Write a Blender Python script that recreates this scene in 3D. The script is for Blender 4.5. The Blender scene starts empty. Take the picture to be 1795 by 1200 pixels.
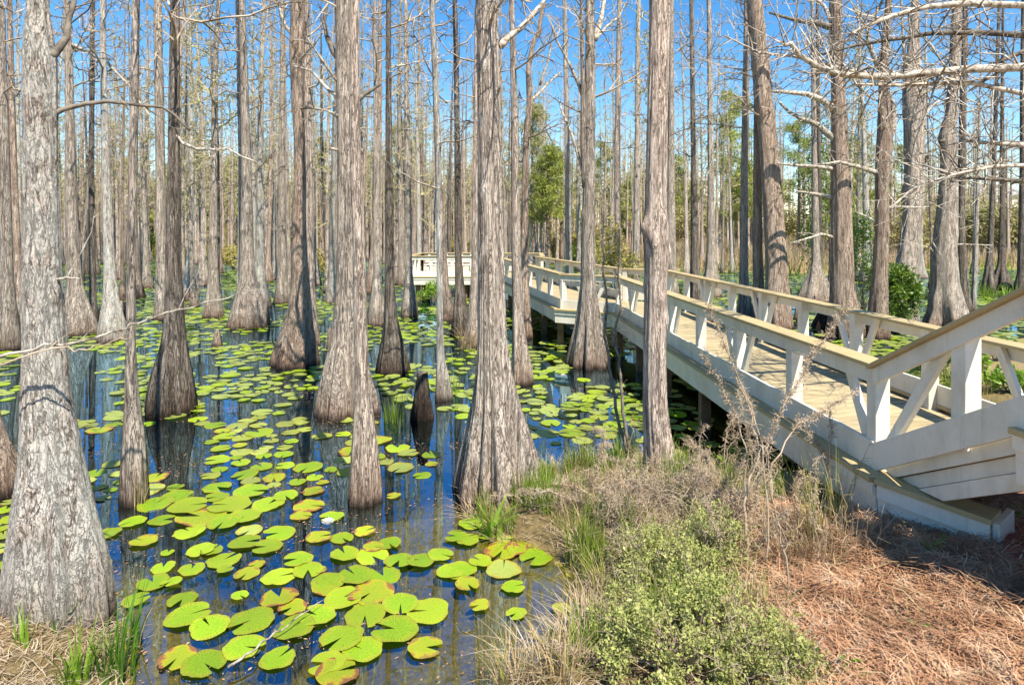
import bpy, math, random
import numpy as np
from mathutils import Vector, noise as mnoise
R = math.radians
rng = random.Random(11)
nr = np.random.RandomState(5)
sc = bpy.context.scene
COL = sc.collection

# ------------------------------------------------------------------ view geometry (metres; camera at the origin of X,Y)
F, CX, HY, EYE = 1100.0, 897.5, 403.0, 3.2
def at(x, y, Z): return Vector(((x - CX) / F * Z, Z, EYE - (y - HY) / F * Z))
def depth(y, h=0.0): return (EYE - h) * F / (y - HY)
def gp(x, y, h=0.0):
    Z = depth(y, h); return Vector(((x - CX) / F * Z, Z, h))

cam = bpy.data.cameras.new('camera'); co = bpy.data.objects.new('camera', cam); COL.objects.link(co)
cam.sensor_width = 36; cam.lens = F / 1795 * 36; cam.shift_y = -(600 - HY) / 1795
cam.clip_start = .05; cam.clip_end = 2000
co.location = (0, 0, EYE); co.rotation_euler = (R(90), 0, 0); sc.camera = co

# ------------------------------------------------------------------ light
SUN_AZ, SUN_EL = 26, 55         # degrees to the right of straight behind the camera
sd = Vector((math.sin(R(SUN_AZ)) * math.cos(R(SUN_EL)), -math.cos(R(SUN_AZ)) * math.cos(R(SUN_EL)), math.sin(R(SUN_EL))))
sl = bpy.data.lights.new('sun', 'SUN'); sl.energy = 5.0; sl.angle = R(.5); sl.color = (1, .915, .78)
so = bpy.data.objects.new('sun', sl); COL.objects.link(so); so.rotation_euler = sd.to_track_quat('Z', 'Y').to_euler()
w = bpy.data.worlds.new('World'); sc.world = w; w.use_nodes = True
nt = w.node_tree; bg = nt.nodes['Background']; sky = nt.nodes.new('ShaderNodeTexSky')
sky.sky_type = 'NISHITA'; sky.sun_disc = False; sky.sun_elevation = R(SUN_EL)
sky.sun_rotation = math.atan2(sd.x, sd.y); sky.air_density = 1.0; sky.dust_density = 0.0; sky.ozone_density = 1.3; sky.altitude = 0
hs = nt.nodes.new('ShaderNodeHueSaturation'); hs.inputs['Saturation'].default_value = 1.4; nt.links.new(sky.outputs[0], hs.inputs['Color']); nt.links.new(hs.outputs[0], bg.inputs[0]); bg.inputs[1].default_value = .11
sc.view_settings.view_transform = 'Standard'; sc.view_settings.look = 'None'; sc.view_settings.exposure = .98; sc.view_settings.gamma = 1
sc.cycles.max_bounces = 8; sc.cycles.transparent_max_bounces = 12; sc.cycles.caustics_reflective = False; sc.cycles.caustics_refractive = False

# ------------------------------------------------------------------ materials
class NT:
    def __init__(s, name):
        s.m = bpy.data.materials.new(name); s.m.use_nodes = True; s.t = s.m.node_tree
        s.p = s.t.nodes['Principled BSDF']; s.o = s.t.nodes['Material Output']
    def n(s, typ, **kw):
        nd = s.t.nodes.new(typ)
        for k, v in kw.items():
            if isinstance(k, str) and k.startswith('i_'): nd.inputs[int(k[2:])].default_value = v
            else: setattr(nd, k, v)
        return nd
    def l(s, a, b): s.t.links.new(a, b)
    def coord(s, scale=(1, 1, 1), out='Object'):
        tc = s.n('ShaderNodeTexCoord'); mp = s.n('ShaderNodeMapping'); mp.inputs['Scale'].default_value = scale
        s.l(tc.outputs[out], mp.inputs[0]); return mp.outputs[0]
    def noise(s, co, scale=1, detail=6, rough=.6, dist=0):
        nd = s.n('ShaderNodeTexNoise'); nd.inputs['Scale'].default_value = scale; nd.inputs['Detail'].default_value = detail
        nd.inputs['Roughness'].default_value = rough; nd.inputs['Distortion'].default_value = dist
        s.l(co, nd.inputs['Vector']); return nd.outputs['Fac']
    def ramp(s, fac, stops, interp='LINEAR'):
        nd = s.n('ShaderNodeValToRGB'); cr = nd.color_ramp; cr.interpolation = interp
        while len(cr.elements) < len(stops): cr.elements.new(.5)
        for e, (p, c) in zip(cr.elements, stops):
            e.position = p; e.color = (*c, 1) if not isinstance(c, (int, float)) else (c, c, c, 1)
        s.l(fac, nd.inputs[0]); return nd.outputs[0]
    def mix(s, fac, a, b, mode='MIX'):
        nd = s.n('ShaderNodeMix'); nd.data_type = 'RGBA'; nd.blend_type = mode
        for v, i in ((fac, 0), (a, 6), (b, 7)):
            if hasattr(v, 'is_linked'): s.l(v, nd.inputs[i])
            elif isinstance(v, (int, float)): nd.inputs[i].default_value = v if i == 0 else (v, v, v, 1)
            else: nd.inputs[i].default_value = (*v, 1)
        return nd.outputs[2]
    def math(s, op, a, b=0.0, c=None, clamp=False):
        nd = s.n('ShaderNodeMath'); nd.operation = op; nd.use_clamp = clamp
        for i, v in enumerate((a, b, c)):
            if v is None: continue
            if hasattr(v, 'is_linked'): s.l(v, nd.inputs[i])
            else: nd.inputs[i].default_value = v
        return nd.outputs[0]
    def rand(s): return s.n('ShaderNodeObjectInfo').outputs['Random']
    def sep(s, v):
        nd = s.n('ShaderNodeSeparateXYZ'); s.l(v, nd.inputs[0]); return nd.outputs
    def bump(s, h, strength=.5, dist=.02):
        nd = s.n('ShaderNodeBump'); nd.inputs['Strength'].default_value = strength; nd.inputs['Distance'].default_value = dist
        s.l(h, nd.inputs['Height']); s.l(nd.outputs[0], s.p.inputs['Normal']); return nd.outputs[0]
    def base(s, c, rough=.8, spec=.3):
        if hasattr(c, 'is_linked'): s.l(c, s.p.inputs['Base Color'])
        else: s.p.inputs['Base Color'].default_value = (*c, 1)
        s.p.inputs['Roughness'].default_value = rough; s.p.inputs['Specular IOR Level'].default_value = spec
        return s.m

def bark(name, dark, mid, light, lichen=.15, wet=True, st=1.0):
    k = NT(name); dark, mid, light = [(c[0] * q_, c[1] * q_, c[2] * q_) for c, q_ in ((dark, .72), (mid, .98), (light, 1.06))]; mid, light = [(c[0] * 1.035, c[1] * 1.015, c[2] * .965) for c in (mid, light)]
    big = k.noise(k.coord((13, 13, 1.0 * st)), 1, 9, .68, .8)
    fine = k.noise(k.coord((60, 60, 4.5 * st)), 1, 5, .72, .4)
    blot = k.noise(k.coord((2.2, 2.2, .9)), 1, 4, .6)
    hh = k.math('ADD', k.math('MULTIPLY', big, .62), k.math('MULTIPLY', fine, .38))
    c = k.ramp(hh, [(.36, dark), (.455, mid), (.575, light)])
    cr = k.math('ABSOLUTE', k.math('SUBTRACT', k.noise(k.coord((15, 15, 1.2 * st)), 1, 6, .64, 1.1), .5))
    cr2 = k.math('ABSOLUTE', k.math('SUBTRACT', k.noise(k.coord((38, 38, 4 * st)), 1, 4, .6, .6), .5))
    furrow = k.math('MULTIPLY', k.ramp(cr, [(.0, .1), (.026, 1)]), k.ramp(cr2, [(0, .55), (.03, 1)]))
    c = k.mix(k.math('SUBTRACT', 1, furrow), c, tuple(v * .75 for v in dark))
    hh = k.math('MULTIPLY_ADD', furrow, .35, k.math('MULTIPLY', hh, .8))
    c = k.mix(k.ramp(blot, [(.38, 0), (.62, .55)]), c, k.mix(.5, c, tuple(v * .8 for v in mid)))
    ln = k.noise(k.coord((7, 7, 2.6)), 1, 7, .75)
    lo = .62 - lichen * .35
    c = k.mix(k.ramp(ln, [(lo, 0), (lo + .05, min(.75, .35 + lichen))]), c, (.56, .55, .49))
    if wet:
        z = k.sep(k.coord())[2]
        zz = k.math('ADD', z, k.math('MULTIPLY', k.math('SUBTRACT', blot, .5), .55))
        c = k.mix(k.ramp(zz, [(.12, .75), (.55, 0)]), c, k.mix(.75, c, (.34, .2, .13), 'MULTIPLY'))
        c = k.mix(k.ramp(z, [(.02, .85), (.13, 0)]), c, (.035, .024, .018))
    v = k.math('MULTIPLY_ADD', k.rand(), .35, .82)
    c = k.mix(1, c, v, 'MULTIPLY')
    k.bump(hh, 1.0, .06)
    return k.base(c, .9, .15)
M = {}
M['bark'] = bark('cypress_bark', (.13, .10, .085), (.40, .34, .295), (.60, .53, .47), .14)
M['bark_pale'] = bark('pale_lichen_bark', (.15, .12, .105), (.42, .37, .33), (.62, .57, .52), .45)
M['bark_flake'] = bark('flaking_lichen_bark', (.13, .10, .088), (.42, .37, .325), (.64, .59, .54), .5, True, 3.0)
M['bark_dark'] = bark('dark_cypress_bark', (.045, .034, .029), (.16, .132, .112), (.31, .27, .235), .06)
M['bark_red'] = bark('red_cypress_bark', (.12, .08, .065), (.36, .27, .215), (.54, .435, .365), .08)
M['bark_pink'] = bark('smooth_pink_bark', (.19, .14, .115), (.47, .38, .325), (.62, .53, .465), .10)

M['char'] = bark('blackened_stump', (.015, .012, .010), (.05, .04, .034), (.11, .092, .08), .0)
def simple(name, stops, scale=3, rough=.85, spec=.2, rnd=.3, tr=0.0, bump=0):
    k = NT(name); nz = k.noise(k.coord((scale,) * 3), 1, 5, .6)
    c = k.ramp(nz, stops)
    if rnd: c = k.mix(1, c, k.math('MULTIPLY_ADD', k.rand(), rnd, 1 - rnd / 2), 'MULTIPLY')
    if bump: k.bump(nz, bump, .02)
    m = k.base(c, rough, spec)
    if tr:
        t = k.n('ShaderNodeBsdfTranslucent'); k.l(c, t.inputs[0]); mx = k.n('ShaderNodeMixShader'); mx.inputs[0].default_value = tr
        k.l(k.p.outputs[0], mx.inputs[1]); k.l(t.outputs[0], mx.inputs[2]); k.l(mx.outputs[0], k.o.inputs[0])
    return m
M['twig'] = simple('grey_twig', [(.32, (.12, .09, .065)), (.5, (.34, .275, .205)), (.68, (.56, .48, .37))], 2.2)
M['twig_bud'] = simple('budding_twig', [(.3, (.24, .20, .11)), (.5, (.42, .38, .20)), (.7, (.54, .50, .28))], 1.5)
M['limb'] = simple('lichen_limb', [(.36, (.11, .09, .07)), (.47, (.33, .285, .23)), (.6, (.52, .48, .40))], 14, bump=.5)
M['limb_dark'] = simple('dark_limb', [(.35, (.07, .06, .05)), (.6, (.22, .19, .15))], 9, bump=.5)
M['dead'] = simple('dead_weed', [(.3, (.33, .25, .17)), (.55, (.53, .43, .31)), (.75, (.66, .57, .45))], 6, tr=.25)
M['straw'] = simple('dry_grass', [(.3, (.34, .24, .12)), (.55, (.50, .39, .22)), (.75, (.62, .52, .33))], 2.5, tr=.3)
M['needle'] = simple('pine_straw', [(.25, (.22, .11, .06)), (.5, (.46, .27, .165)), (.72, (.66, .48, .32))], 6, tr=.15)
k = NT('pine_straw'); n1_ = k.noise(k.coord((7, 7, 7)), 1, 4, .6); n2_ = k.noise(k.coord((1.3, 1.3, 1.3)), 1, 5, .65)
c = k.ramp(n1_, [(.27, (.24, .12, .065)), (.5, (.47, .26, .145)), (.72, (.66, .49, .33))]); c = k.mix(k.ramp(n2_, [(.36, .75), (.52, 0)]), c, (.20, .105, .06)); c = k.mix(k.ramp(n2_, [(.56, 0), (.7, .6)]), c, (.58, .46, .33))
M['needle'] = k.base(c, .85, .2)
M['grass'] = simple('green_grass', [(.3, (.10, .19, .02)), (.55, (.20, .31, .035)), (.75, (.34, .38, .07))], 4, .5, .3, tr=.4)
M['reed'] = simple('yellow_green_blade', [(.3, (.20, .24, .035)), (.55, (.34, .37, .08)), (.75, (.50, .45, .17))], 3, .5, .3, tr=.4)
M['broad'] = simple('broad_blade', [(.3, (.05, .15, .015)), (.6, (.14, .28, .03)), (.8, (.25, .36, .04))], 4, .4, .4, tr=.35)
M['shrub'] = simple('shrub_leaf', [(.3, (.21, .25, .06)), (.5, (.38, .41, .13)), (.75, (.54, .53, .23))], 9, .6, .25, tr=.3)
M['bright'] = simple('bright_leaf', [(.3, (.10, .22, .02)), (.6, (.26, .40, .04)), (.8, (.38, .48, .07))], 5, .45, .4, tr=.4)
M['holly'] = simple('holly_leaf', [(.3, (.05, .11, .015)), (.55, (.15, .25, .03)), (.75, (.33, .40, .05))], 2, .4, .4, tr=.3)
M['pine'] = simple('pine_needles', [(.3, (.18, .22, .04)), (.55, (.33, .37, .08)), (.75, (.48, .48, .14))], .7, .6, .25, tr=.35)
M['scrub'] = simple('scrub_leaf', [(.3, (.22, .20, .08)), (.55, (.40, .36, .15)), (.75, (.52, .46, .24))], .6, .7, .2, tr=.3)
M['under'] = simple('undergrowth', [(.3, (.24, .20, .06)), (.5, (.44, .38, .11)), (.75, (.50, .50, .12))], .5, .8, .2, tr=.3)
M['petal'] = simple('white_petal', [(.3, (.8, .8, .76)), (.7, (.86, .86, .84))], 5, .5, .3, rnd=0, tr=.3)
M['stamen'] = simple('yellow_stamen', [(.3, (.6, .42, .03)), (.7, (.75, .55, .06))], 30, .6)

def paint(name, col, dirt, rough=.5, grain=.12):
    k = NT(name)
    g = k.noise(k.coord((3, 3, 26)), 1, 6, .6, .3); d = k.noise(k.coord((2.1, 2.1, 1.3)), 1, 7, .7)
    s_ = k.noise(k.coord((28, 28, 28)), 1, 3, .6)
    c = k.mix(k.ramp(d, [(.45, 0), (.68, .6)]), col, dirt)
    sk = k.noise(k.coord((16, 16, .9)), 1, 5, .6); c = k.mix(k.ramp(sk, [(.57, 0), (.75, .4)]), c, tuple(v * .9 for v in dirt))
    c = k.mix(k.ramp(s_, [(.62, 0), (.74, .35)]), c, dirt)
    c = k.mix(k.ramp(g, [(.3, .18), (.6, 0)]), c, tuple(v * .82 for v in col))
    c = k.mix(1, c, k.math('MULTIPLY_ADD', k.rand(), .08, .95), 'MULTIPLY')
    k.bump(g, grain, .01)
    return k.base(c, rough, .35)
M['white'] = paint('white_paint', (.74, .70, .60), (.46, .41, .30))
M['tan'] = paint('tan_stain', (.46, .36, .18), (.30, .23, .11), .6)
k = NT('deck_boards'); pl = k.noise(k.coord((.5, 7.1, .1)), 1, 1, .5); gr = k.noise(k.coord((3.5, 60, 20)), 1, 6, .65); di = k.noise(k.coord((1.1, 1.1, 1)), 1, 7, .7)
c = k.ramp(pl, [(.3, (.32, .26, .145)), (.5, (.44, .36, .205)), (.7, (.53, .44, .26))]); c = k.mix(k.ramp(gr, [(.35, .5), (.6, 0)]), c, (.24, .19, .12)); c = k.mix(k.ramp(di, [(.5, 0), (.7, .5)]), c, (.29, .25, .18))
k.bump(gr, .4, .01); M['deck'] = k.base(c, .75, .25)
M['pile'] = simple('timber_pile', [(.3, (.14, .085, .045)), (.7, (.32, .20, .11))], 5)
M['brick'] = simple('red_brick', [(.35, (.16, .05, .035)), (.6, (.30, .10, .07))], 12)

# pads
def pad_mat(name, g1, g2, edge, spot):
    k = NT(name); uv = k.n('ShaderNodeUVMap'); us = k.sep(uv.outputs[0])
    rnd = k.rand(); nz = k.noise(k.coord((7, 7, 7)), 1, 5, .65)
    c = k.mix(k.ramp(nz, [(.35, 0), (.65, 1)]), g1, g2)
    vein = k.n('ShaderNodeTexWave'); vein.wave_type = 'BANDS'; vein.inputs['Scale'].default_value = 3.6; vein.inputs['Distortion'].default_value = 1.2
    k.l(uv.outputs[0], vein.inputs[0])
    c = k.mix(k.ramp(vein.outputs['Fac'], [(.0, .5), (.22, 0)]), c, tuple(v * 1.6 for v in g2))
    side = k.noise(k.coord((.9, .9, .9)), 1, 1, .5)
    e = k.math('ADD', us[1], k.math('ADD', k.math('MULTIPLY', k.math('SUBTRACT', nz, .5), .5), k.math('MULTIPLY', k.math('SUBTRACT', side, .5), 1.5 if edge > .5 else .7)))
    c = k.mix(k.ramp(e, [(.68, 0), (.86, edge)]), c, (.44, .36, .025))
    c = k.mix(k.ramp(e, [(.86, 0), (.97, edge)]), c, (.27, .12, .05))
    sp = k.noise(k.coord((38, 38, 38)), 1, 2, .5)
    c = k.mix(k.ramp(sp, [(.69, 0), (.73, spot)]), c, (.22, .13, .03))
    r2 = k.math('FRACT', k.math('MULTIPLY', rnd, 7.31))
    c = k.mix(k.ramp(r2, [(.45, 0), (1, .5)]), c, (.36, .42, .025))
    c = k.mix(1, c, k.math('MULTIPLY_ADD', rnd, .5, .8), 'MULTIPLY')
    k.bump(nz, .25, .03)
    m = k.base(c, .27, .5)
    t = k.n('ShaderNodeBsdfTranslucent'); k.l(c, t.inputs[0]); mx = k.n('ShaderNodeMixShader'); mx.inputs[0].default_value = .15
    k.l(k.p.outputs[0], mx.inputs[1]); k.l(t.outputs[0], mx.inputs[2]); k.l(mx.outputs[0], k.o.inputs[0])
    return m
M['pad'] = pad_mat('lily_pad_green', (.155, .275, .009), (.235, .375, .014), .25, .35)
M['pad_pale'] = pad_mat('lily_pad_pale', (.24, .30, .055), (.33, .39, .09), .35, .35)
M['pad_yellow'] = pad_mat('lily_pad_yellowing', (.22, .32, .015), (.32, .37, .02), 1.0, .8)

def water_mat():
    k = NT('swamp_water'); k.t.nodes.remove(k.p)
    gl = k.n('ShaderNodeBsdfGlossy'); gl.inputs['Roughness'].default_value = .015; gl.inputs[0].default_value = (.46, .77, 1, 1)
    tr = k.n('ShaderNodeBsdfTransparent'); tr.inputs[0].default_value = (.84, .80, .44, 1)
    fr = k.n('ShaderNodeFresnel'); fr.inputs[0].default_value = 1.33
    nz = k.noise(k.coord((2.4, 2.4, 1)), 1, 3, .5); bp = k.n('ShaderNodeBump'); bp.inputs['Strength'].default_value = .05; bp.inputs['Distance'].default_value = .02
    k.l(nz, bp.inputs['Height']); k.l(bp.outputs[0], gl.inputs['Normal']); k.l(bp.outputs[0], fr.inputs['Normal'])
    f = k.math('MULTIPLY_ADD', fr.outputs[0], 1.05, .30, clamp=True)
    mx = k.n('ShaderNodeMixShader'); k.l(f, mx.inputs[0]); k.l(tr.outputs[0], mx.inputs[1]); k.l(gl.outputs[0], mx.inputs[2]); k.l(mx.outputs[0], k.o.inputs[0])
    return k.m
M['water'] = water_mat()

def ground_mat():
    k = NT('ground_soil'); pos = k.n('ShaderNodeNewGeometry').outputs['Position']
    s = k.sep(pos); x, y, z = s[0], s[1], s[2]
    def nz(sc_, d=6, r=.6):
        mp = k.n('ShaderNodeMapping'); mp.inputs['Scale'].default_value = (sc_,) * 3; k.l(pos, mp.inputs[0]); return k.noise(mp.outputs[0], 1, d, r)
    n1, n2, n3 = nz(1.3), nz(14, 8, .7), nz(.12)
    bed = k.ramp(n1, [(.35, (.018, .015, .006)), (.65, (.042, .035, .011))])
    bed = k.mix(k.ramp(k.math('MULTIPLY_ADD', z, 2.4, 1.0), [(.45, 0), (.85, 1)]), bed, k.ramp(n2, [(.35, (.15, .13, .018)), (.65, (.36, .31, .05))]))
    straw = k.ramp(n2, [(.32, (.10, .055, .032)), (.5, (.30, .17, .10)), (.68, (.50, .34, .22))])
    soil = k.ramp(n2, [(.3, (.06, .045, .02)), (.6, (.20, .15, .07))])
    near = k.mix(k.ramp(k.math('ADD', z, k.math('MULTIPLY', k.math('SUBTRACT', n1, .5), .3)), [(.25, 0), (.55, 1)]), soil, straw)
    far = k.ramp(n3, [(.35, (.38, .26, .16)), (.5, (.30, .26, .10)), (.65, (.20, .21, .06))])
    land = k.mix(k.ramp(k.math('MULTIPLY', y, .02), [(.2, 0), (.32, 1)]), near, far)
    c = k.mix(k.ramp(z, [(.0, 0), (.03, 1)]), bed, land)
    k.bump(n2, .6, .05)
    return k.base(c, .95, .1)
M['ground'] = ground_mat()

# ------------------------------------------------------------------ mesh helpers
class Geo:
    def __init__(s): s.V = []; s.Fc = []
    def tube(s, pts, rad, sides=6, cap=True, loc=(0, 0, 0)):
        n = len(pts); base = len(s.V); loc = Vector(loc)
        prev = None
        for i, p in enumerate(pts):
            d = (pts[min(i + 1, n - 1)] - pts[max(i - 1, 0)])
            if d.length < 1e-9: d = Vector((0, 0, 1))
            d.normalize()
            if prev is None:
                a = Vector((0, 0, 1)) if abs(d.z) < .9 else Vector((1, 0, 0)); u = d.cross(a).normalized()
            else:
                u = (prev - d * prev.dot(d))
                u = u.normalized() if u.length > 1e-6 else d.orthogonal().normalized()
            prev = u; v = d.cross(u); q = p - loc; r = rad[i]
            for j in range(sides):
                t = 2 * math.pi * j / sides
                s.V.append(q + (u * math.cos(t) + v * math.sin(t)) * r)
        for i in range(n - 1):
            for j in range(sides):
                a = base + i * sides + j; b = base + i * sides + (j + 1) % sides
                s.Fc.append((a, b, b + sides, a + sides))
        if cap:
            s.Fc.append(tuple(base + j for j in reversed(range(sides)))); s.Fc.append(tuple(base + (n - 1) * sides + j for j in range(sides)))
    def beam(s, p0, p1, w, h, loc=(0, 0, 0)):      # board from p0 to p1 (centres), w across, h upright, ends cut plumb
        loc = Vector(loc); p0 = Vector(p0); p1 = Vector(p1); d = p1 - p0; dh = Vector((d.x, d.y, 0))
        n = Vector((-dh.y, dh.x, 0)).normalized() * (w / 2); b = len(s.V)
        for p in (p0, p1):
            for a, c in ((-1, -1), (1, -1), (1, 1), (-1, 1)): s.V.append(p + n * a + Vector((0, 0, c * h / 2)) - loc)
        s.Fc += [(b, b + 3, b + 2, b + 1), (b + 4, b + 5, b + 6, b + 7)] + [(b + i, b + (i + 1) % 4, b + 4 + (i + 1) % 4, b + 4 + i) for i in range(4)]
    def post(s, p, z0, z1, w, dirv, d=None, lean=(0, 0, 0), loc=(0, 0, 0)):   # upright square post turned to the run direction
        loc = Vector(loc); u = Vector((dirv[0], dirv[1], 0)).normalized() * w / 2; v = Vector((-u.y, u.x, 0)).normalized() * (d or w) / 2; b = len(s.V); lean = Vector(lean)
        for z, o in ((z0, Vector()), (z1, lean)):
            for a, c in ((-1, -1), (1, -1), (1, 1), (-1, 1)): s.V.append(Vector((p[0], p[1], z)) + o + u * a + v * c - loc)
        s.Fc += [(b, b + 3, b + 2, b + 1), (b + 4, b + 5, b + 6, b + 7)] + [(b + i, b + (i + 1) % 4, b + 4 + (i + 1) % 4, b + 4 + i) for i in range(4)]
    def box(s, lo, hi):
        b = len(s.V); x0, y0, z0 = lo; x1, y1, z1 = hi
        s.V += [Vector(v) for v in ((x0, y0, z0), (x1, y0, z0), (x1, y1, z0), (x0, y1, z0), (x0, y0, z1), (x1, y0, z1), (x1, y1, z1), (x0, y1, z1))]
        s.Fc += [tuple(b + i for i in f) for f in ((0, 3, 2, 1), (4, 5, 6, 7), (0, 1, 5, 4), (1, 2, 6, 5), (2, 3, 7, 6), (3, 0, 4, 7))]
    def blade(s, p, d, h, wd, bend, n=3):       # grass blade: tapering strip that bends over
        side = Vector((-d.y, d.x, 0)); side = side.normalized() if side.length > 0 else Vector((1, 0, 0)); b = len(s.V)
        for i in range(n + 1):
            t = i / n; q = p + Vector((0, 0, h * (t - .35 * bend * t * t))) + d * (bend * h * t * t)
            ww = wd * (1 - t) * (1 if i else .7) + .0006
            s.V += [q - side * ww, q + side * ww]
        for i in range(n): s.Fc.append((b + 2 * i, b + 2 * i + 1, b + 2 * i + 3, b + 2 * i + 2))
    def leaf(s, p, d, nrm, L, W):              # pointed leaf
        u = d.normalized(); v = u.cross(nrm)
        v = v.normalized() if v.length > 1e-6 else u.orthogonal().normalized(); b = len(s.V)
        s.V += [p, p + u * L * .45 + v * W * .5, p + u * L, p + u * L * .45 - v * W * .5]; s.Fc.append((b, b + 1, b + 2, b + 3))
    def build(s, name, mat, parent=None, smooth=False, bevel=0):
        me = bpy.data.meshes.new(name); me.from_pydata([tuple(v) for v in s.V], [], s.Fc); me.materials.append(mat)
        if smooth: me.polygons.foreach_set('use_smooth', [True] * len(me.polygons))
        o = bpy.data.objects.new(name, me); COL.objects.link(o)
        if parent: o.parent = parent
        if bevel:
            md = o.modifiers.new('bevel', 'BEVEL'); md.width = bevel; md.segments = 2; md.limit_method = 'ANGLE'
        return o
def np_mesh(name, V, Fq, mat, parent=None, smooth=False):
    V = np.asarray(V, np.float32); Fq = np.asarray(Fq, np.int32); m, kk = Fq.shape
    me = bpy.data.meshes.new(name); me.vertices.add(len(V)); me.vertices.foreach_set('co', V.ravel())
    me.loops.add(m * kk); me.loops.foreach_set('vertex_index', Fq.ravel()); me.polygons.add(m)
    me.polygons.foreach_set('loop_start', np.arange(0, m * kk, kk, dtype=np.int32)); me.update(calc_edges=True)
    if smooth: me.polygons.foreach_set('use_smooth', np.ones(m, bool))
    me.materials.append(mat); o = bpy.data.objects.new(name, me); COL.objects.link(o)
    if parent: o.parent = parent
    return o
def tag(o, label=None, cat=None, group=None, kind=None):
    for k_, v in (('label', label), ('category', cat), ('group', group), ('kind', kind)):
        if v: o[k_] = v
    return o
def thing(name, label, cat, loc=(0, 0, 0), group=None):
    o = bpy.data.objects.new(name, None); o.empty_display_size = .2; COL.objects.link(o); o.location = loc
    return tag(o, label, cat, group)
def copy_tree(o, loc, rz=0, scale=1.0, label=None, group=None, lean=(0, 0)):
    c = o.copy(); COL.objects.link(c); c.location = loc; c.rotation_euler = (lean[0], lean[1], rz); c.scale = (scale,) * 3 if isinstance(scale, (int, float)) else scale
    if label: c['label'] = label
    if group: c['group'] = group
    for ch in o.children:
        d = ch.copy(); COL.objects.link(d); d.parent = c
        for g in ch.children:
            e = g.copy(); COL.objects.link(e); e.parent = d
    return c

# ------------------------------------------------------------------ ground
BANK = [(-70, 10), (-20, 6.8), (-8, 5.7), (-4.6, 5.5), (-3.6, 5.45), (-3.05, 5.05), (-2.8, 4.55), (-2.5, 4.0), (-1.2, 3.55), (-.35, 3.8), (-.11, 4.42), (.40, 4.66),
        (.70, 4.95), (.72, 5.44), (.40, 6.2), (-.05, 6.65), (-.36, 7.2), (.0, 7.75), (.8, 8.3), (1.67, 8.7), (2.5, 8.15), (3.2, 7.6), (4.2, 7.7), (6, 9.5), (9, 13.5), (13, 17.5), (20, 20.5), (40, 24), (70, 26), (70, -40), (-70, -40)]
BP = np.array(BANK, float)
def sdist(X, Y):                                # + inside the near bank
    X = np.asarray(X, float); Y = np.asarray(Y, float); D = np.full(X.shape, 1e9); ins = np.zeros(X.shape, bool)
    for i in range(len(BP)):
        (ax, ay), (bx, by) = BP[i], BP[(i + 1) % len(BP)]
        dx, dy = bx - ax, by - ay; t = np.clip(((X - ax) * dx + (Y - ay) * dy) / (dx * dx + dy * dy), 0, 1)
        D = np.minimum(D, np.hypot(X - ax - t * dx, Y - ay - t * dy))
        with np.errstate(divide='ignore', invalid='ignore'):
            ins ^= ((ay > Y) != (by > Y)) & (X < (bx - ax) * (Y - ay) / (by - ay + 1e-12) + ax)
    return np.where(ins, D, -D)
def far_shore(X): # Y of the far bank at X
    return 80 - 34 * (1 / (1 + np.exp(-(X - 10) / 3.5))) - 5 * np.sin(X * .13) - 1.5 * np.sin(X * .61)
def wob(X, Y): return .5 * np.sin(X * 2.1 + 1.3 * np.sin(Y * 1.7)) + .5 * np.sin(Y * 2.7 + 1.1 * np.sin(X * 1.9))
def height(X, Y):
    d = sdist(X, Y) + .06 * wob(X * 2.2, Y * 2.2)
    up = np.where(Y > 8, .07, np.where(Y > 6.8, .14, .235)); top = np.where(Y > 8, .45, 1.55)
    hb = np.where(d > 0, np.minimum(.04 + up * d + .10 * (1 - np.exp(-d * 4)), top), np.maximum(d * np.where((Y < 7.2) & (X > -1.6), .12, .22), -.5))
    df = Y - far_shore(X)
    hf = np.where(df > 0, np.minimum(.05 + .05 * df, 4.0 + .01 * df), -.5 + .5 * np.clip((df + 6) / 6, 0, 1) * .98)
    h = np.maximum(hb, hf)
    return h + np.where(h > .05, .025 * wob(X * 3.1, Y * 3.1) + .02 * wob(Y * 7.3, X * 6.1), 0)
def hgt(x, y): return float(height(np.array([x]), np.array([y]))[0])
def axis(lo, hi, c0, c1, fine):
    a = list(np.arange(c0, c1 + fine / 2, fine)); s = fine; v = c0
    pre = []
    while v > lo: s *= 1.13; v -= s; pre.append(v)
    s = fine; v = a[-1]; post = []
    while v < hi: s *= 1.10; v += s; post.append(v)
    return np.array(pre[::-1] + a + post)
gx, gy = axis(-320, 320, -5, 8, .09), axis(-45, 700, 1.2, 10.5, .09)
GX, GY = np.meshgrid(gx, gy); GH = height(GX, GY); nx, ny = len(gx), len(gy)
ii = np.arange(nx * ny).reshape(ny, nx)
gq = np.stack([ii[:-1, :-1], ii[:-1, 1:], ii[1:, 1:], ii[1:, :-1]], -1).reshape(-1, 4)
tag(np_mesh('ground', np.stack([GX.ravel(), GY.ravel(), GH.ravel()], 1), gq, M['ground'], smooth=True), kind='structure')
wg = Geo(); wg.V = [Vector(v) for v in ((-150, 1.5, 0), (150, 1.5, 0), (150, 110, 0), (-150, 110, 0))]; wg.Fc = [(0, 1, 2, 3)]
tag(wg.build('swamp_water', M['water']), kind='structure')

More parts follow.
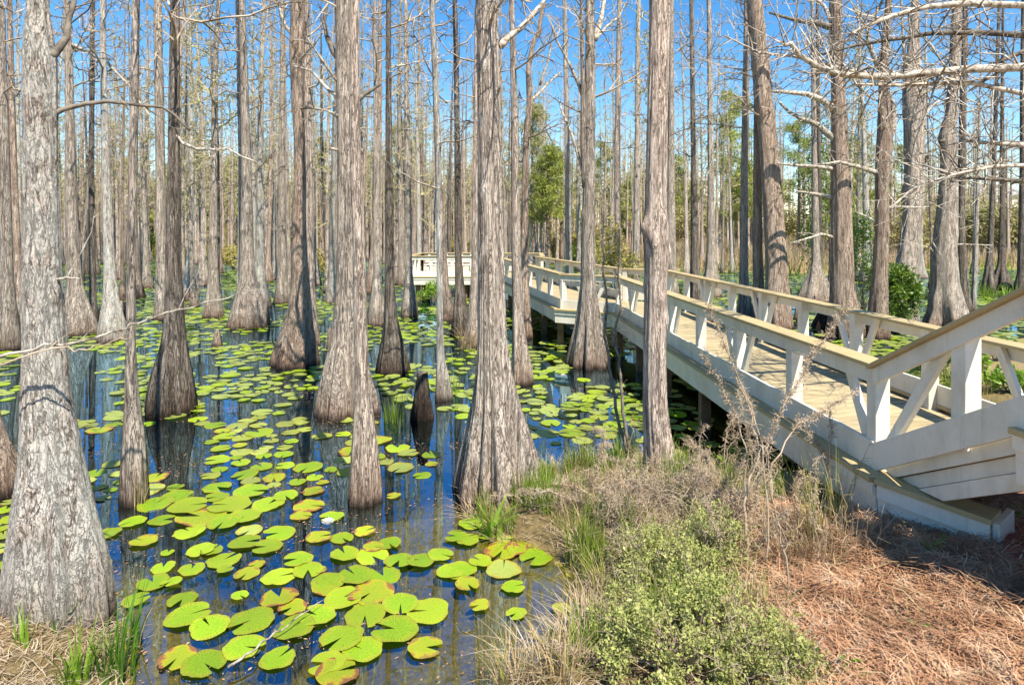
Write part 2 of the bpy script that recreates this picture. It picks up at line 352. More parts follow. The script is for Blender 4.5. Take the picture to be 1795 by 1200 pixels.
# ------------------------------------------------------------------ trees
def trunk_mesh(name, mat, parent, zs, cx, cy, rr, seg, flut, seed, ridge=.05, step=.1, burls=()):
    """zs..rr: profile in local metres. flut: fluting amplitude at the base."""
    r_ = np.random.RandomState(seed)
    z = np.concatenate([np.arange(zs[0], min(zs[-1], 9), step), np.arange(min(zs[-1], 9), zs[-1] + .01, max(step, .5))]); z[-1] = zs[-1]
    X = np.interp(z, zs, cx); Y = np.interp(z, zs, cy); Rr = np.interp(z, zs, rr)
    for _ in range(3):
        for A in (X, Y, Rr): A[1:-1] = (A[:-2] + 2 * A[1:-1] + A[2:]) / 4
    th = np.arange(seg) * 2 * np.pi / seg; Z, T = np.meshgrid(z, th, indexing='ij')
    rmid = np.interp(2.2, z, Rr); fl = np.clip((Rr / max(rmid, 1e-3) - .95), 0, 1.4)[:, None]
    k = 5 + r_.randint(0, 4); ph = r_.rand(12) * 6.28
    f = np.cos(k * T + ph[0] + .15 * Z) * .6 + .5 * np.cos((k + 2) * T + ph[1] - .2 * Z) + .3 * np.cos((2 * k + 1) * T + ph[2])
    D = 1 + 1.35 * flut * f * np.clip(fl, 0, 1)
    D += .05 * np.cos(2 * T + ph[3] + .35 * Z) + .035 * np.cos(3 * T + ph[4] - .5 * Z)
    if ridge:
        rd = 0
        for q in range(7):
            kk = r_.randint(8, max(10, seg // 3)); rd = rd + np.sin(kk * T + ph[5 + q % 7] + (r_.rand() - .5) * 1.6 * Z + 1.2 * np.sin(Z * (1 + 2.5 * r_.rand()) + 3 * T))
        D += ridge * rd / 4.5
    if seg >= 24:
        for z0_, t0_, am in list(burls) + [(r_.uniform(.8, 9), r_.uniform(0, 6.28), r_.uniform(.05, .2)) for q in range(9)]:
            rq = float(np.interp(z0_, z, Rr)); sg = r_.uniform(.2, .5) * rq
            dt = (np.abs((T - t0_ + np.pi) % (2 * np.pi) - np.pi)) * rq
            D += am * np.exp(-(dt ** 2 + ((Z - z0_) * .6) ** 2) / sg ** 2)
    RR = Rr[:, None] * D
    V = np.stack([X[:, None] + RR * np.cos(T), Y[:, None] + RR * np.sin(T), Z], -1).reshape(-1, 3)
    n = len(z); idx = np.arange(n * seg).reshape(n, seg); nx_ = np.roll(idx, -1, 1)
    Fq = np.stack([idx[:-1], nx_[:-1], nx_[1:], idx[1:]], -1).reshape(-1, 4)
    return np_mesh(name, V, Fq, mat, parent, True)

def curve(p0, d, L, n, jit, rg, up=0.0):
    pts = [Vector(p0)]; d = Vector(d).normalized()
    for _ in range(n):
        d = (d + Vector((rg.gauss(0, jit), rg.gauss(0, jit), rg.gauss(0, jit) + up))).normalized(); pts.append(pts[-1] + d * (L / n))
    return pts
TW = .0025; TIPS = None
def twigs(g, pts, r0, r1, rg, level, dens, L, loc=(0, 0, 0)):
    """side twigs along a limb"""
    n = max(1, int(dens * sum((b - a).length for a, b in zip(pts, pts[1:]))))
    for _ in range(n):
        t = rg.uniform(.12, 1) * (len(pts) - 1); i = min(int(t), len(pts) - 2); p = pts[i].lerp(pts[i + 1], t - i)
        ax = (pts[i + 1] - pts[i]).normalized()
        q = Vector((rg.gauss(0, 1), rg.gauss(0, 1), rg.gauss(.15, .55))); q -= ax * q.dot(ax)
        if q.length < 1e-3: continue
        d = (q.normalized() + ax * rg.uniform(.2, .9)); l = L * rg.uniform(.35, 1.1) * (1 - .35 * t / len(pts)); rr = (r0 + (r1 - r0) * t / len(pts)) * .5
        rr = min(rr, l * .018) + TW
        c = curve(p, d, l, 3, .22, rg, .03); g.tube(c, [rr, rr * .75, rr * .5, rr * .22], 3, False, loc)
        if TIPS is not None:
            for q_ in (c[1], c[2], c[3]):
                for _k in range(3): g.leaf(q_, Vector((rg.gauss(0, 1), rg.gauss(0, 1), rg.gauss(.2, 1))), Vector((rg.gauss(0, 1), rg.gauss(0, 1), 1)), rg.uniform(.05, .1), .035)
        if level > 1: twigs(g, c, rr, rr * .3, rg, level - 1, 3.4 / max(l, .4) * min(1, l), l * .5, loc)
def crown(g, spine, H, rg, z0, n, Lb, lev=2, dens=2.6, thick=1.0, updir=.25):
    """bare limbs on the upper trunk; spine(z) -> (point, radius)"""
    a = rg.uniform(0, 6.28)
    for i in range(n):
        t = (i + rg.random()) / n; z = z0 + (H - z0) * t ** .85; a += 2.4 + rg.uniform(-.5, .5)
        p, r = spine(z); L = Lb * (1.05 - .75 * t) * rg.uniform(.45, 1.25)
        d = Vector((math.cos(a), math.sin(a), updir * rg.uniform(-.4, 1.6) + .5 * t))
        rb = min(r * .4, .008 + L * .0085) * thick; c = curve(p, d, L, 6, .21, rg, .05)
        g.tube(c, [rb, rb * .85, rb * .7, rb * .56, rb * .42, rb * .3, rb * .15], 4 if rb < .03 else 5, False)
        twigs(g, c, rb, rb * .3, rg, lev, dens, L * .42)

HEROES = {}
def hero(key, name, label, prof, Z=None, h=0.0, mat='bark', seg=28, flut=.16, H=17, seed=0, crown_n=26, Lb=2.2, limbs=(), ridge=.05, yoff=0.0, topz=None, group=None, cz=None, dens=5.0, step=.09, ldens=5.0, lL=.7, burls=(), limbmat='limb'):
    """prof: (y_px, x_px, width_px) up the trunk, first row where it meets water or ground"""
    rg = random.Random(100 + seed + len(key) * 7 + sum(map(ord, key)))
    Z = Z or depth(prof[0][0], h); b = at(prof[0][1], prof[0][0], Z); b.z = h
    zs, cx, cy, rr = [], [], [], []
    for y, x, wd in prof:
        q = at(x, y, Z); zs.append(q.z - h); cx.append(q.x - b.x); rr.append(max(.012, wd / F * Z / 2 * .89)); cy.append(0)
    zs.insert(0, zs[0] - .5); cx.insert(0, cx[0]); rr.insert(0, rr[0] * 1.06); cy.insert(0, 0)
    zt = zs[-1]; sl_ = (cx[-1] - cx[-3]) / max(.5, zs[-1] - zs[-3])
    if topz is None:
        H = max(H, zt + 3)
        for t in (.25, .5, .75, 1):
            zs.append(zt + (H - zt) * t); cx.append(cx[-1] + sl_ * .5 * (H - zt) / 4 + rg.uniform(-.1, .1)); rr.append(max(.025, rr[len(prof)] * (1 - .9 * t))); cy.append(cy[-1] + rg.uniform(-.12, .12))
    else: H = zt
    global TW
    TW = min(.0075, max(.004 if key == 'OV' else .0022, .00036 * Z)); t = thing(name, label, 'tree', b, group)
    tm = trunk_mesh('trunk', M[mat], t, zs, cx, cy, rr, seg, flut, seed + 17, ridge, step, [(at(0, y_, Z).z - h, R(a_), m_) for y_, a_, m_ in burls])
    def spine(z): return Vector((np.interp(z, zs, cx), np.interp(z, zs, cy), z)), float(np.interp(z, zs, rr))
    for li, lb in enumerate(limbs):
        g = Geo(); pxs, w0 = lb[0], lb[1]; dz = lb[2] if len(lb) > 2 else (rg.choice((-1, 1)) * .4); lm = lb[3] if len(lb) > 3 else limbmat
        n = len(pxs); pts = [at(x, y, Z + dz * i / max(1, n - 1)) - b for i, (x, y) in enumerate(pxs)]
        r0 = w0 / F * Z / 2
        fp, fr_ = [], []
        for i in range(n - 1):
            for s_ in range(4):
                tt = (i + s_ / 4) / (n - 1); fp.append(pts[i].lerp(pts[i + 1], s_ / 4) + Vector((rg.gauss(0, .1), rg.gauss(0, .1), rg.gauss(0, .1))) * min(r0, .02)); fr_.append(r0 * (1 - .66 * tt) * rg.uniform(.98, 1.03))
        fp.append(pts[-1]); fr_.append(r0 * .3)
        g.tube(fp, fr_, 8, True); twigs(g, fp[3:], r0 * .5, r0 * .2, rg, 2, ldens, lL)
        g.build('limb', M[lm], t, True)
    if crown_n:
        g = Geo(); crown(g, spine, H, rg, cz if cz is not None else max(zs[1] + .38 * H, 3.5), crown_n, Lb, 2, dens); g.build('crown', M['twig'], t)
    HEROES[key] = (b.x, b.y, label); return t

# ---- the trees one can tell apart (pixel profiles of the photograph, each at its own distance)
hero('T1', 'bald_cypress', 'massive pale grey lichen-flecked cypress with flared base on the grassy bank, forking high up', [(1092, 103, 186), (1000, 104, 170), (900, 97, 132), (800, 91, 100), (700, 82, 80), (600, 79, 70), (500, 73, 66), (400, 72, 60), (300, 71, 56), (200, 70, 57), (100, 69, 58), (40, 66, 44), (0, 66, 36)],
     h=.12, mat='bark_flake', seg=88, flut=.09, seed=1, H=13, crown_n=20, ridge=.06, step=.045, cz=5.5,
     limbs=[([(84, 204), (110, 192), (150, 182), (190, 178), (240, 184), (285, 188), (310, 205), (333, 230)], 10, .3, 'limb_dark'),
            ([(90, 100), (104, 84), (117, 66), (120, 40), (128, 10), (138, -30), (160, -90)], 15, .25, 'limb_dark'), ([(96, 490), (118, 487), (140, 488)], 6, -.2)])
hero('T2', 'bald_cypress', 'slender pale cypress pole with tufted base right of the massive lichen-flecked trunk', [(880, 234, 46), (820, 234, 41), (760, 234, 34), (700, 231, 25), (600, 229, 18), (400, 231, 16), (200, 235, 15), (0, 239, 13)], seg=32, seed=2, H=14, mat='bark', crown_n=16, Lb=1.4, step=.07)
hero('T3', 'bald_cypress', 'dark straight cypress with fluted base standing in open blue water on the left', [(722, 298, 78), (690, 298, 72), (650, 300, 58), (610, 304, 44), (560, 305, 34), (480, 304, 28), (300, 305, 21), (100, 306, 18), (0, 307, 16)], seg=40, seed=3, mat='bark_dark', H=16, flut=.2,
     limbs=[([(305, 232), (322, 252), (345, 261), (372, 262), (400, 261), (425, 275), (450, 284)], 7, -.6), ([(308, 20), (296, 8), (288, -30)], 8, .3)])
hero('T4', 'bald_cypress', 'broad cypress with wide skirt-like flared base just right of the massive trunk', [(585, 138, 62), (560, 137, 52), (530, 134, 38), (500, 131, 28), (450, 128, 24), (300, 124, 19), (100, 121, 14), (0, 118, 12)], seg=36, seed=4, mat='bark', H=17,
     limbs=[([(127, 78), (160, 95), (190, 112), (228, 152), (245, 180), (270, 212)], 6, -.5)])
hero('T5', 'bald_cypress', 'slim pale cypress with conical base between the skirted trunk and the pale pole', [(598, 196, 46), (570, 196, 40), (530, 194, 27), (480, 192, 20), (300, 186, 15), (100, 181, 11), (0, 180, 10)], seg=28, seed=5, mat='bark_pale', H=16)
hero('T6', 'bald_cypress', 'pale cypress with swollen base at the far left edge beside the massive trunk', [(612, 15, 44), (580, 15, 36), (540, 14, 28), (480, 12, 21), (300, 9, 17), (100, 4, 13), (0, 2, 12)], seg=28, seed=6, H=16)
hero('T7', 'bald_cypress', 'shaded cypress tucked close behind the pale swollen one at the left edge', [(562, 38, 34), (530, 35, 26), (480, 30, 18), (300, 24, 13), (0, 16, 9)], seed=7, mat='bark_red', H=18)
hero('T8', 'bald_cypress', 'brown flared cypress base cut off by the left picture edge, in front water', [(862, -8, 84), (830, -8, 78), (790, -12, 62), (740, -22, 46), (650, -32, 38), (300, -50, 30), (0, -60, 26)], seed=8, mat='bark_red', H=15, seg=36, step=.07)
hero('T9', 'bald_cypress', 'pale cypress standing directly behind the dark straight trunk, shoulder to shoulder', [(560, 284, 30), (530, 284, 25), (480, 283, 21), (300, 281, 18), (100, 278, 16), (0, 276, 14)], seed=9, H=18)
hero('T10', 'bald_cypress', 'cypress rising from a wide brown bulbous mound left of the curved cypress', [(572, 436, 78), (555, 438, 74), (535, 438, 62), (515, 436, 44), (490, 434, 32), (440, 433, 26), (300, 432, 18), (100, 427, 13), (0, 424, 11)], seg=40, seed=10, flut=.22, H=18)
hero('T10b', 'bald_cypress', 'thin cypress leaning against the bulbous mound from the left', [(560, 420, 24), (500, 422, 15), (300, 423, 10), (0, 416, 7)], seed=11, H=18)
hero('T11', 'bald_cypress', 'curving brown cypress with wide skirt base, left of the pale double trunk', [(638, 518, 86), (615, 520, 78), (580, 522, 58), (540, 526, 44), (500, 527, 36), (450, 525, 30), (380, 524, 25), (320, 526, 22), (250, 525, 20), (180, 521, 22), (100, 520, 26), (0, 522, 25)], seg=44, seed=12, mat='bark_red', flut=.18, H=16,
     limbs=[([(512, 60), (500, 45), (488, 10), (480, -40)], 8, .3), ([(512, 118), (530, 100), (550, 80), (570, 50)], 5, -.4)])
hero('T11b', 'bald_cypress', 'pale twin stem pressed against the right side of the curving brown cypress', [(604, 548, 32), (570, 546, 26), (500, 543, 19), (300, 541, 15), (100, 538, 13), (0, 536, 12)], seed=13, mat='bark_pink', H=18)
hero('T12', 'bald_cypress', 'big pale cypress with broad bell-shaped base behind the slim pinkish pole', [(722, 611, 118), (690, 611, 104), (650, 609, 82), (600, 608, 60), (550, 608, 48), (480, 608, 39), (380, 609, 36), (250, 607, 34), (120, 605, 36), (0, 605, 40)], seg=60, seed=14, mat='bark', flut=.16, H=16, step=.06,
     limbs=[([(600, 112), (585, 92), (575, 70), (568, 40), (572, 12), (580, -20)], 12, .4, 'limb_dark'), ([(594, 168), (578, 160), (560, 140), (545, 124), (512, 115)], 8, .2), ([(608, 158), (585, 135), (560, 98), (535, 62)], 7, -.4),
            ([(625, 176), (635, 168), (655, 155), (668, 148)], 11, .2, 'limb_dark'), ([(600, 206), (588, 202), (576, 195)], 9, -.3), ([(598, 262), (588, 262), (578, 260)], 9, -.2)])
hero('T13', 'bald_cypress', 'slim smooth pinkish cypress pole in front of the big pale bell-based cypress', [(876, 640, 66), (840, 640, 60), (780, 639, 48), (720, 637, 36), (660, 635, 28), (600, 633, 25), (500, 631, 24), (400, 629, 22), (300, 624, 21), (200, 622, 19), (0, 622, 18)], seg=44, seed=15, burls=((560, 180, .3), (420, 275, .25), (480, 250, .3), (505, 285, .2), (310, 180, .2)), mat='bark_pink', flut=.10, ridge=.03, H=14, crown_n=12, step=.06)
hero('T14', 'bald_cypress', 'dark narrow cypress with bell base just right of the pinkish pole', [(652, 689, 58), (630, 689, 50), (600, 688, 36), (560, 685, 25), (500, 683, 19), (300, 682, 14), (100, 681, 11), (0, 681, 10)], seg=32, seed=16, mat='bark_dark', H=16)
hero('T15', 'bald_cypress', 'very thin whitish cypress among grass, left of the great centre trunk', [(700, 777, 34), (670, 776, 26), (630, 772, 17), (560, 771, 13), (400, 770, 12), (250, 768, 11), (0, 757, 9)], seed=17, mat='bark_pale', H=14, crown_n=18, Lb=1.4, cz=3.6)
hero('T17', 'bald_cypress', 'great grey cypress at the centre with wide ribbed base, nearest of the water trees', [(872, 877, 158), (840, 876, 146), (800, 874, 124), (750, 871, 100), (700, 869, 80), (650, 866, 66), (600, 864, 57), (500, 862, 50), (400, 861, 46), (300, 859, 45), (200, 857, 44), (60, 855, 42), (0, 854, 44)], seg=120, seed=18, burls=((245, 270, .2), (180, 290, .15), (120, 250, .2)), flut=.2, ridge=.07, H=14, step=.045, crown_n=16,
     limbs=[([(876, 82), (892, 64), (912, 50), (932, 28), (952, 4), (968, -30)], 14, .2), ([(866, 180), (872, 165), (877, 150)], 7, -.15, 'limb_dark')])
hero('T18', 'bald_cypress', 'slim pale cypress close behind the right side of the great centre trunk', [(672, 915, 42), (640, 914, 36), (600, 910, 27), (540, 907, 20), (400, 904, 17), (200, 902, 13), (0, 897, 10)], seg=30, seed=19, mat='bark_pink', H=17)
hero('T19', 'bald_cypress', 'forked cypress with ribbed conical base in front of the boardwalk landing', [(640, 1030, 78), (615, 1030, 68), (580, 1031, 53), (540, 1031, 40), (500, 1031, 31), (400, 1031, 26), (320, 1033, 24), (260, 1034, 22), (190, 1034, 22), (100, 1035, 20), (0, 1034, 17)], seg=48, seed=20, flut=.22, H=15, step=.06,
     limbs=[([(1026, 330), (1022, 250), (1022, 150), (1020, 60), (1019, -40)], 12, -.3, 'bark'), ([(1042, 70), (1052, 40), (1058, 10), (1066, -40)], 12, .3), ([(1030, 196), (1015, 150), (998, 112), (975, 70), (962, 28)], 7, -.3), ([(1022, 300), (1002, 235), (985, 195), (978, 170)], 6, .3), ([(1044, 70), (1062, 48), (1085, 30), (1098, 4)], 6, .4)])
hero('T20', 'bald_cypress', 'tall straight grey trunk with knobbly burl, rising from dry weeds before the boardwalk', [(846, 1160, 84), (810, 1157, 66), (760, 1152, 54), (700, 1148, 48), (600, 1148, 46), (500, 1150, 45), (430, 1151, 50), (400, 1150, 54), (375, 1150, 46), (330, 1150, 42), (200, 1153, 41), (0, 1158, 41)], h=.22, seg=72, seed=21, mat='bark_pink', burls=((400, 205, .38), (385, 290, .3), (425, 250, .25), (455, 350, .3), (440, 10, .25), (520, 275, .25), (560, 0, .2), (105, 270, .15)), flut=.08, H=14, step=.045, crown_n=14)
hero('T21', 'bald_cypress', 'thick reddish cypress leaning left behind the boardwalk railing', [(575, 1365, 58), (545, 1364, 50), (480, 1362, 40), (400, 1358, 36), (300, 1350, 34), (200, 1341, 32), (100, 1332, 31), (0, 1322, 30)], seg=40, seed=22, mat='bark_red', H=17, crown_n=20)
hero('T22', 'bald_cypress', 'heavy brown cypress with several stubby bare limbs on its left side, behind the railing', [(588, 1482, 66), (550, 1481, 52), (500, 1476, 41), (400, 1475, 37), (330, 1474, 36), (250, 1471, 30), (150, 1469, 26), (0, 1464, 24)], seg=44, seed=23, mat='bark_red', H=15, crown_n=24,
     limbs=[([(1462, 192), (1440, 175), (1415, 165), (1390, 163), (1352, 160)], 14, -.3), ([(1464, 244), (1448, 232), (1432, 218), (1405, 208), (1385, 198), (1365, 178)], 13, .3), ([(1460, 296), (1430, 292), (1395, 290), (1362, 286)], 8, -.4), ([(1458, 346), (1438, 342), (1415, 338), (1395, 335)], 9, .2), ([(1462, 416), (1440, 410), (1415, 418), (1385, 426)], 6, -.6),
            ([(1456, 48), (1430, 40), (1395, 36), (1348, 22)], 13, .4, 'limb_dark'), ([(1458, 36), (1444, 10), (1420, -10)], 9, .2)])
hero('T23', 'bald_cypress', 'crooked brown cypress with an S-bent upper stem, right of the heavy limbed one', [(592, 1540, 46), (540, 1540, 37), (480, 1543, 29), (400, 1547, 26), (330, 1546, 24), (280, 1548, 27), (240, 1551, 27), (200, 1550, 22), (140, 1549, 18), (60, 1553, 14), (0, 1558, 12)], seg=36, seed=24, mat='bark_red', H=14, crown_n=18,
     limbs=[([(1556, 250), (1566, 220), (1566, 190), (1556, 160), (1540, 120), (1524, 80), (1520, 50), (1538, 20), (1552, -10)], 13, .3), ([(1534, 302), (1510, 294), (1470, 284), (1440, 288)], 10, -.4), ([(1548, 366), (1575, 362), (1605, 364), (1628, 362)], 7, .3), ([(1538, 390), (1520, 380), (1495, 370)], 5, .3)])
hero('T24', 'bald_cypress', 'thick leaning broken-topped cypress behind the bright green bush', [(575, 1578, 60), (500, 1585, 46), (450, 1591, 38), (380, 1599, 36), (300, 1603, 36), (220, 1602, 34), (170, 1600, 34), (120, 1600, 28), (60, 1603, 18), (0, 1606, 12)], seg=40, seed=25, mat='bark', H=13, crown_n=18,
     limbs=[([(1616, 285), (1622, 278), (1628, 272)], 12, -.3, 'limb_dark'), ([(1612, 225), (1622, 200), (1640, 180), (1668, 170)], 6, .3)])
hero('T25', 'bald_cypress', 'ribbed double-stemmed cypress leaning right with wide pale root flare, far side of the boardwalk', [(572, 1663, 82), (545, 1661, 62), (500, 1657, 46), (440, 1656, 40), (380, 1660, 36), (320, 1663, 32), (280, 1662, 26), (240, 1659, 30), (200, 1668, 22), (100, 1674, 20), (0, 1678, 18)], seg=48, seed=26, mat='bark', flut=.26, H=15, crown_n=22,
     limbs=[([(1660, 248), (1654, 246), (1648, 248)], 13, -.2, 'limb_dark'), ([(1676, 300), (1720, 292), (1762, 280), (1785, 286)], 5, .3), ([(1650, 430), (1690, 428), (1740, 430)], 4, -.5)])
hero('T26', 'bald_cypress', 'bluish-dark slim cypress close behind the right-leaning ribbed one', [(548, 1693, 28), (520, 1690, 18), (400, 1684, 14), (200, 1688, 12), (0, 1693, 9)], seed=27, mat='bark_dark', H=17)
hero('T27', 'bald_cypress', 'straight cypress with fluted foot beside its darker twin, beyond the boardwalk', [(520, 1246, 38), (495, 1246, 31), (470, 1247, 22), (430, 1247, 16), (300, 1246, 12), (0, 1243, 9)], seed=28, mat='bark', H=17, crown_n=34, flut=.22, cz=6)
hero('T28', 'bald_cypress', 'darker twin immediately left of the straight fluted cypress beyond the boardwalk', [(540, 1221, 34), (500, 1220, 24), (460, 1218, 16), (300, 1216, 11), (0, 1212, 8)], seed=29, mat='bark_dark', H=16, crown_n=34, cz=6)
hero('T29', 'bald_cypress', 'mossy slim cypress left of the reddish pair behind the railing', [(560, 1306, 32), (530, 1305, 24), (480, 1304, 17), (300, 1305, 14), (0, 1310, 11)], seed=30, mat='bark', H=17, flut=.2)
hero('T30', 'bald_cypress', 'smooth reddish pole squeezed between the mossy slim trunk and the thick leaning one', [(570, 1332, 30), (520, 1330, 20), (420, 1328, 17), (200, 1328, 15), (0, 1326, 13)], seed=31, mat='bark_red', H=17)
hero('T31', 'bald_cypress', 'cluster-footed cypress clothed in green vine, left of the heavy limbed one', [(532, 1427, 58), (510, 1428, 44), (490, 1429, 30), (460, 1430, 16), (300, 1428, 10), (0, 1424, 6)], seed=32, flut=.3, H=17, mat='bark')
hero('T31b', 'bald_cypress', 'thin dark stem rising beside the vine-clothed cluster-footed cypress', [(526, 1440, 20), (490, 1437, 11), (300, 1436, 8), (0, 1432, 6)], seed=33, mat='bark_dark', H=17)
hero('T32', 'bald_cypress', 'slim cypress with reddish bulb base at the left corner of the far platform', [(556, 717, 32), (535, 717, 29), (510, 717, 20), (470, 716, 14), (300, 715, 11), (0, 711, 7)], seed=34, mat='bark', H=19)
hero('T33', 'bald_cypress', 'slim cypress with reddish base between the pinkish pole and the dark narrow trunk', [(570, 661, 34), (545, 661, 30), (510, 661, 20), (470, 661, 14), (300, 660, 11), (0, 657, 7)], seed=35, mat='bark', H=19)
hero('T34', 'bald_cypress', 'kinked dark cypress in front of the far platform, left of the great centre trunk', [(562, 785, 34), (540, 784, 27), (500, 779, 17), (400, 774, 14), (300, 768, 11), (200, 764, 10), (0, 758, 9)], seed=36, mat='bark_red', H=18)
hero('T35', 'bald_cypress', 'leaning charcoal cypress with pale edge in front of the far platform', [(588, 806, 38), (560, 807, 30), (520, 806, 20), (450, 803, 14), (300, 802, 12), (100, 800, 10), (0, 797, 9)], seed=37, mat='bark_dark', H=17)
hero('T36', 'bald_cypress', 'pale slim cypress with dry grass at its foot, touching the great trunk', [(608, 826, 34), (570, 829, 20), (480, 832, 13), (300, 833, 10), (0, 836, 8)], seed=38, mat='bark_pink', H=16)
hero('T40', 'bald_cypress', 'bent thin cypress with reddish base right of the great trunk, angling right higher up', [(592, 924, 24), (560, 922, 19), (450, 919, 15), (350, 920, 13), (250, 922, 12), (180, 929, 12), (120, 926, 10), (80, 934, 9), (30, 950, 8), (0, 955, 7)], seed=39, mat='bark_red', H=13, crown_n=14,
     limbs=[([(930, 178), (948, 160), (962, 145), (985, 125)], 6, .3), ([(946, 150), (960, 110), (968, 70), (970, 45)], 5, -.3)])
hero('T41', 'bald_cypress', 'grey cypress with dark base between the bulbous mound and the curving brown one', [(532, 495, 30), (510, 495, 24), (470, 495, 17), (300, 494, 12), (0, 496, 8)], seed=40, H=19)
hero('T42', 'bald_cypress', 'charcoal straight pole behind the skirted cypress on the left', [(562, 164, 18), (520, 163, 12), (300, 160, 10), (0, 162, 8)], seed=41, mat='bark_dark', H=18)
hero('T43', 'bald_cypress', 'slim dark cypress with small reeds at its foot near the right edge', [(512, 1733, 24), (490, 1733, 18), (450, 1735, 11), (300, 1742, 8), (0, 1752, 5)], seed=42, mat='bark_dark', H=15, crown_n=34, cz=4)
hero('T44', 'bald_cypress', 'cypress with knobbly flared foot, second from the right edge', [(506, 1754, 36), (490, 1755, 26), (465, 1756, 14), (380, 1757, 9), (200, 1757, 6), (0, 1758, 4)], seed=43, mat='bark_dark', H=14, crown_n=34, cz=4, flut=.3)
hero('T45', 'bald_cypress', 'dark trunk at the right picture edge above the sloping handrail', [(512, 1790, 26), (480, 1791, 16), (300, 1793, 11), (0, 1795, 9)], seed=44, mat='bark_dark', H=15, crown_n=30, cz=5)
hero('T46', 'bald_cypress', 'slim bare sapling trunk with white bark in front of the right-edge trees', [(545, 1706, 12), (500, 1708, 9), (400, 1712, 7), (250, 1716, 5), (150, 1718, 3)], seed=45, mat='bark_pale', H=8, crown_n=20, Lb=1.0, cz=2.5)
hero('T47', 'bald_cypress', 'slim grey cypress behind the burled trunk, its right edge just showing', [(520, 1180, 26), (480, 1178, 18), (300, 1176, 13), (0, 1177, 10)], seed=46, H=17)
hero('T48', 'bald_cypress', 'tall thin cypress beyond the landing, left of the burled trunk', [(500, 1115, 22), (470, 1115, 15), (300, 1117, 11), (0, 1119, 8)], seed=47, H=18)
hero('T49', 'bald_cypress', 'leaning thin cypress beyond the landing, between the forked trunk and the burled one', [(520, 1088, 24), (480, 1086, 15), (300, 1081, 11), (0, 1086, 8)], seed=48, H=17, mat='bark_pink')
hero('T50', 'bald_cypress', 'tall cypress with pale trunk rising left of the forked trunk, behind the boardwalk', [(505, 998, 22), (470, 997, 14), (300, 995, 11), (0, 990, 8)], seed=49, H=19)

# the cypress right of the picture whose limbs hang over the boardwalk
hero('OV', 'bald_cypress', 'cypress at the right whose long lichen-covered limbs reach over the boardwalk', [(560, 2060, 90), (500, 2060, 70), (300, 2062, 58), (0, 2065, 52)], Z=7.5, h=.3, seed=60, H=12, crown_n=16, Lb=2.6, mat='bark', ldens=12, lL=1.3, limbs=[
    ([(2060, 118), (1900, 112), (1795, 118), (1700, 121), (1645, 126), (1560, 134), (1510, 133), (1475, 130), (1440, 121), (1400, 96), (1386, 76), (1376, 80)], 17, -.9),
    ([(1560, 134), (1500, 126), (1440, 112), (1395, 100), (1330, 92), (1268, 62)], 8, .3),
    ([(2060, 20), (1795, 10), (1700, 6), (1625, 12), (1565, 28), (1520, 45), (1490, 60)], 14, -.6),
    ([(2060, 66), (1795, 62), (1720, 57), (1640, 58), (1560, 70), (1500, 80), (1430, 98)], 13, .8, 'limb_dark'),
    ([(2060, 190), (1795, 165), (1705, 145), (1630, 147), (1580, 150), (1500, 148)], 11, -.3),
    ([(2060, 270), (1795, 255), (1725, 250), (1685, 247)], 13, .4), ([(2060, 330), (1795, 318), (1740, 314), (1695, 312), (1665, 312)], 9, .6, 'limb_dark'),
    ([(2060, 300), (1790, 290), (1740, 292), (1670, 306), (1600, 330), (1560, 365)], 8, -.5), ([(2060, 40), (1795, 90), (1760, 105), (1745, 112)], 11, .1, 'limb_dark')])

TW = .0055
# ---- prototypes for the many trees of the middle distance and beyond
def proto(seed, H, rb, mat, n, Lb, seg=14, bud=False, sub=2, dens=5.0):
    rg = random.Random(seed); t = thing('bald_cypress', '', 'tree')
    zs = [-.5, 0, .25, .6, 1.1, 1.8, 3, H * .5, H * .8, H]; k = [3.1, 2.9, 2.6, 2.0, 1.5, 1.2, 1.05, .72, .38, .1]
    ff = rg.uniform(.7, 1.15)
    rr = [rb * (1 + (v - 1) * ff) if v > 1 else rb * v for v in k]
    sx, sy = rg.uniform(-.25, .25), rg.uniform(-.25, .25); cx = [sx * math.sin(z / H * 4) for z in zs]; cy = [sy * math.sin(z / H * 3.3) for z in zs]
    trunk_mesh('trunk', M[mat], t, zs, cx, cy, rr, seg, .24, seed, .045, .22)
    def spine(z): return Vector((np.interp(z, zs, cx), np.interp(z, zs, cy), z)), float(np.interp(z, zs, rr))
    global TIPS
    TIPS = True if bud else None
    g = Geo(); crown(g, spine, H, rg, H * rg.uniform(.2, .34), n, Lb, sub, dens, 1.3); g.build('crown', M['twig_bud' if bud else 'twig'], t); TIPS = None
    return t
PROTO = [proto(200 + i, rg_H, rb, m_, n_, L_, bud=b_) for i, (rg_H, rb, m_, n_, L_, b_) in enumerate([
    (17, .155, 'bark', 34, 1.9, False), (19, .13, 'bark_pink', 38, 1.6, False), (16, .17, 'bark_pale', 32, 2.1, True), (20, .15, 'bark', 40, 1.9, True),
    (15, .115, 'bark_dark', 36, 1.5, False), (18, .14, 'bark_red', 36, 1.8, False), (21, .16, 'bark_pink', 40, 2.1, True), (17, .12, 'bark_pale', 34, 1.6, False), (18, .15, 'bark', 44, 2.5, True)])]
used = set(); placed = [(v[0], v[1], .9) for v in HEROES.values()]
LM = sorted(HEROES.items(), key=lambda kv: kv[1][0] / kv[1][1])
SHORT = {}
for k_, v in HEROES.items(): SHORT[k_] = v[2].split(' with ')[0].split(' between ')[0].split(',')[0]
NEARK = ['T1', 'T3', 'T10', 'T11', 'T12', 'T14', 'T17', 'T19', 'T20', 'T27', 'T21', 'T22', 'T23', 'T25', 'T43']
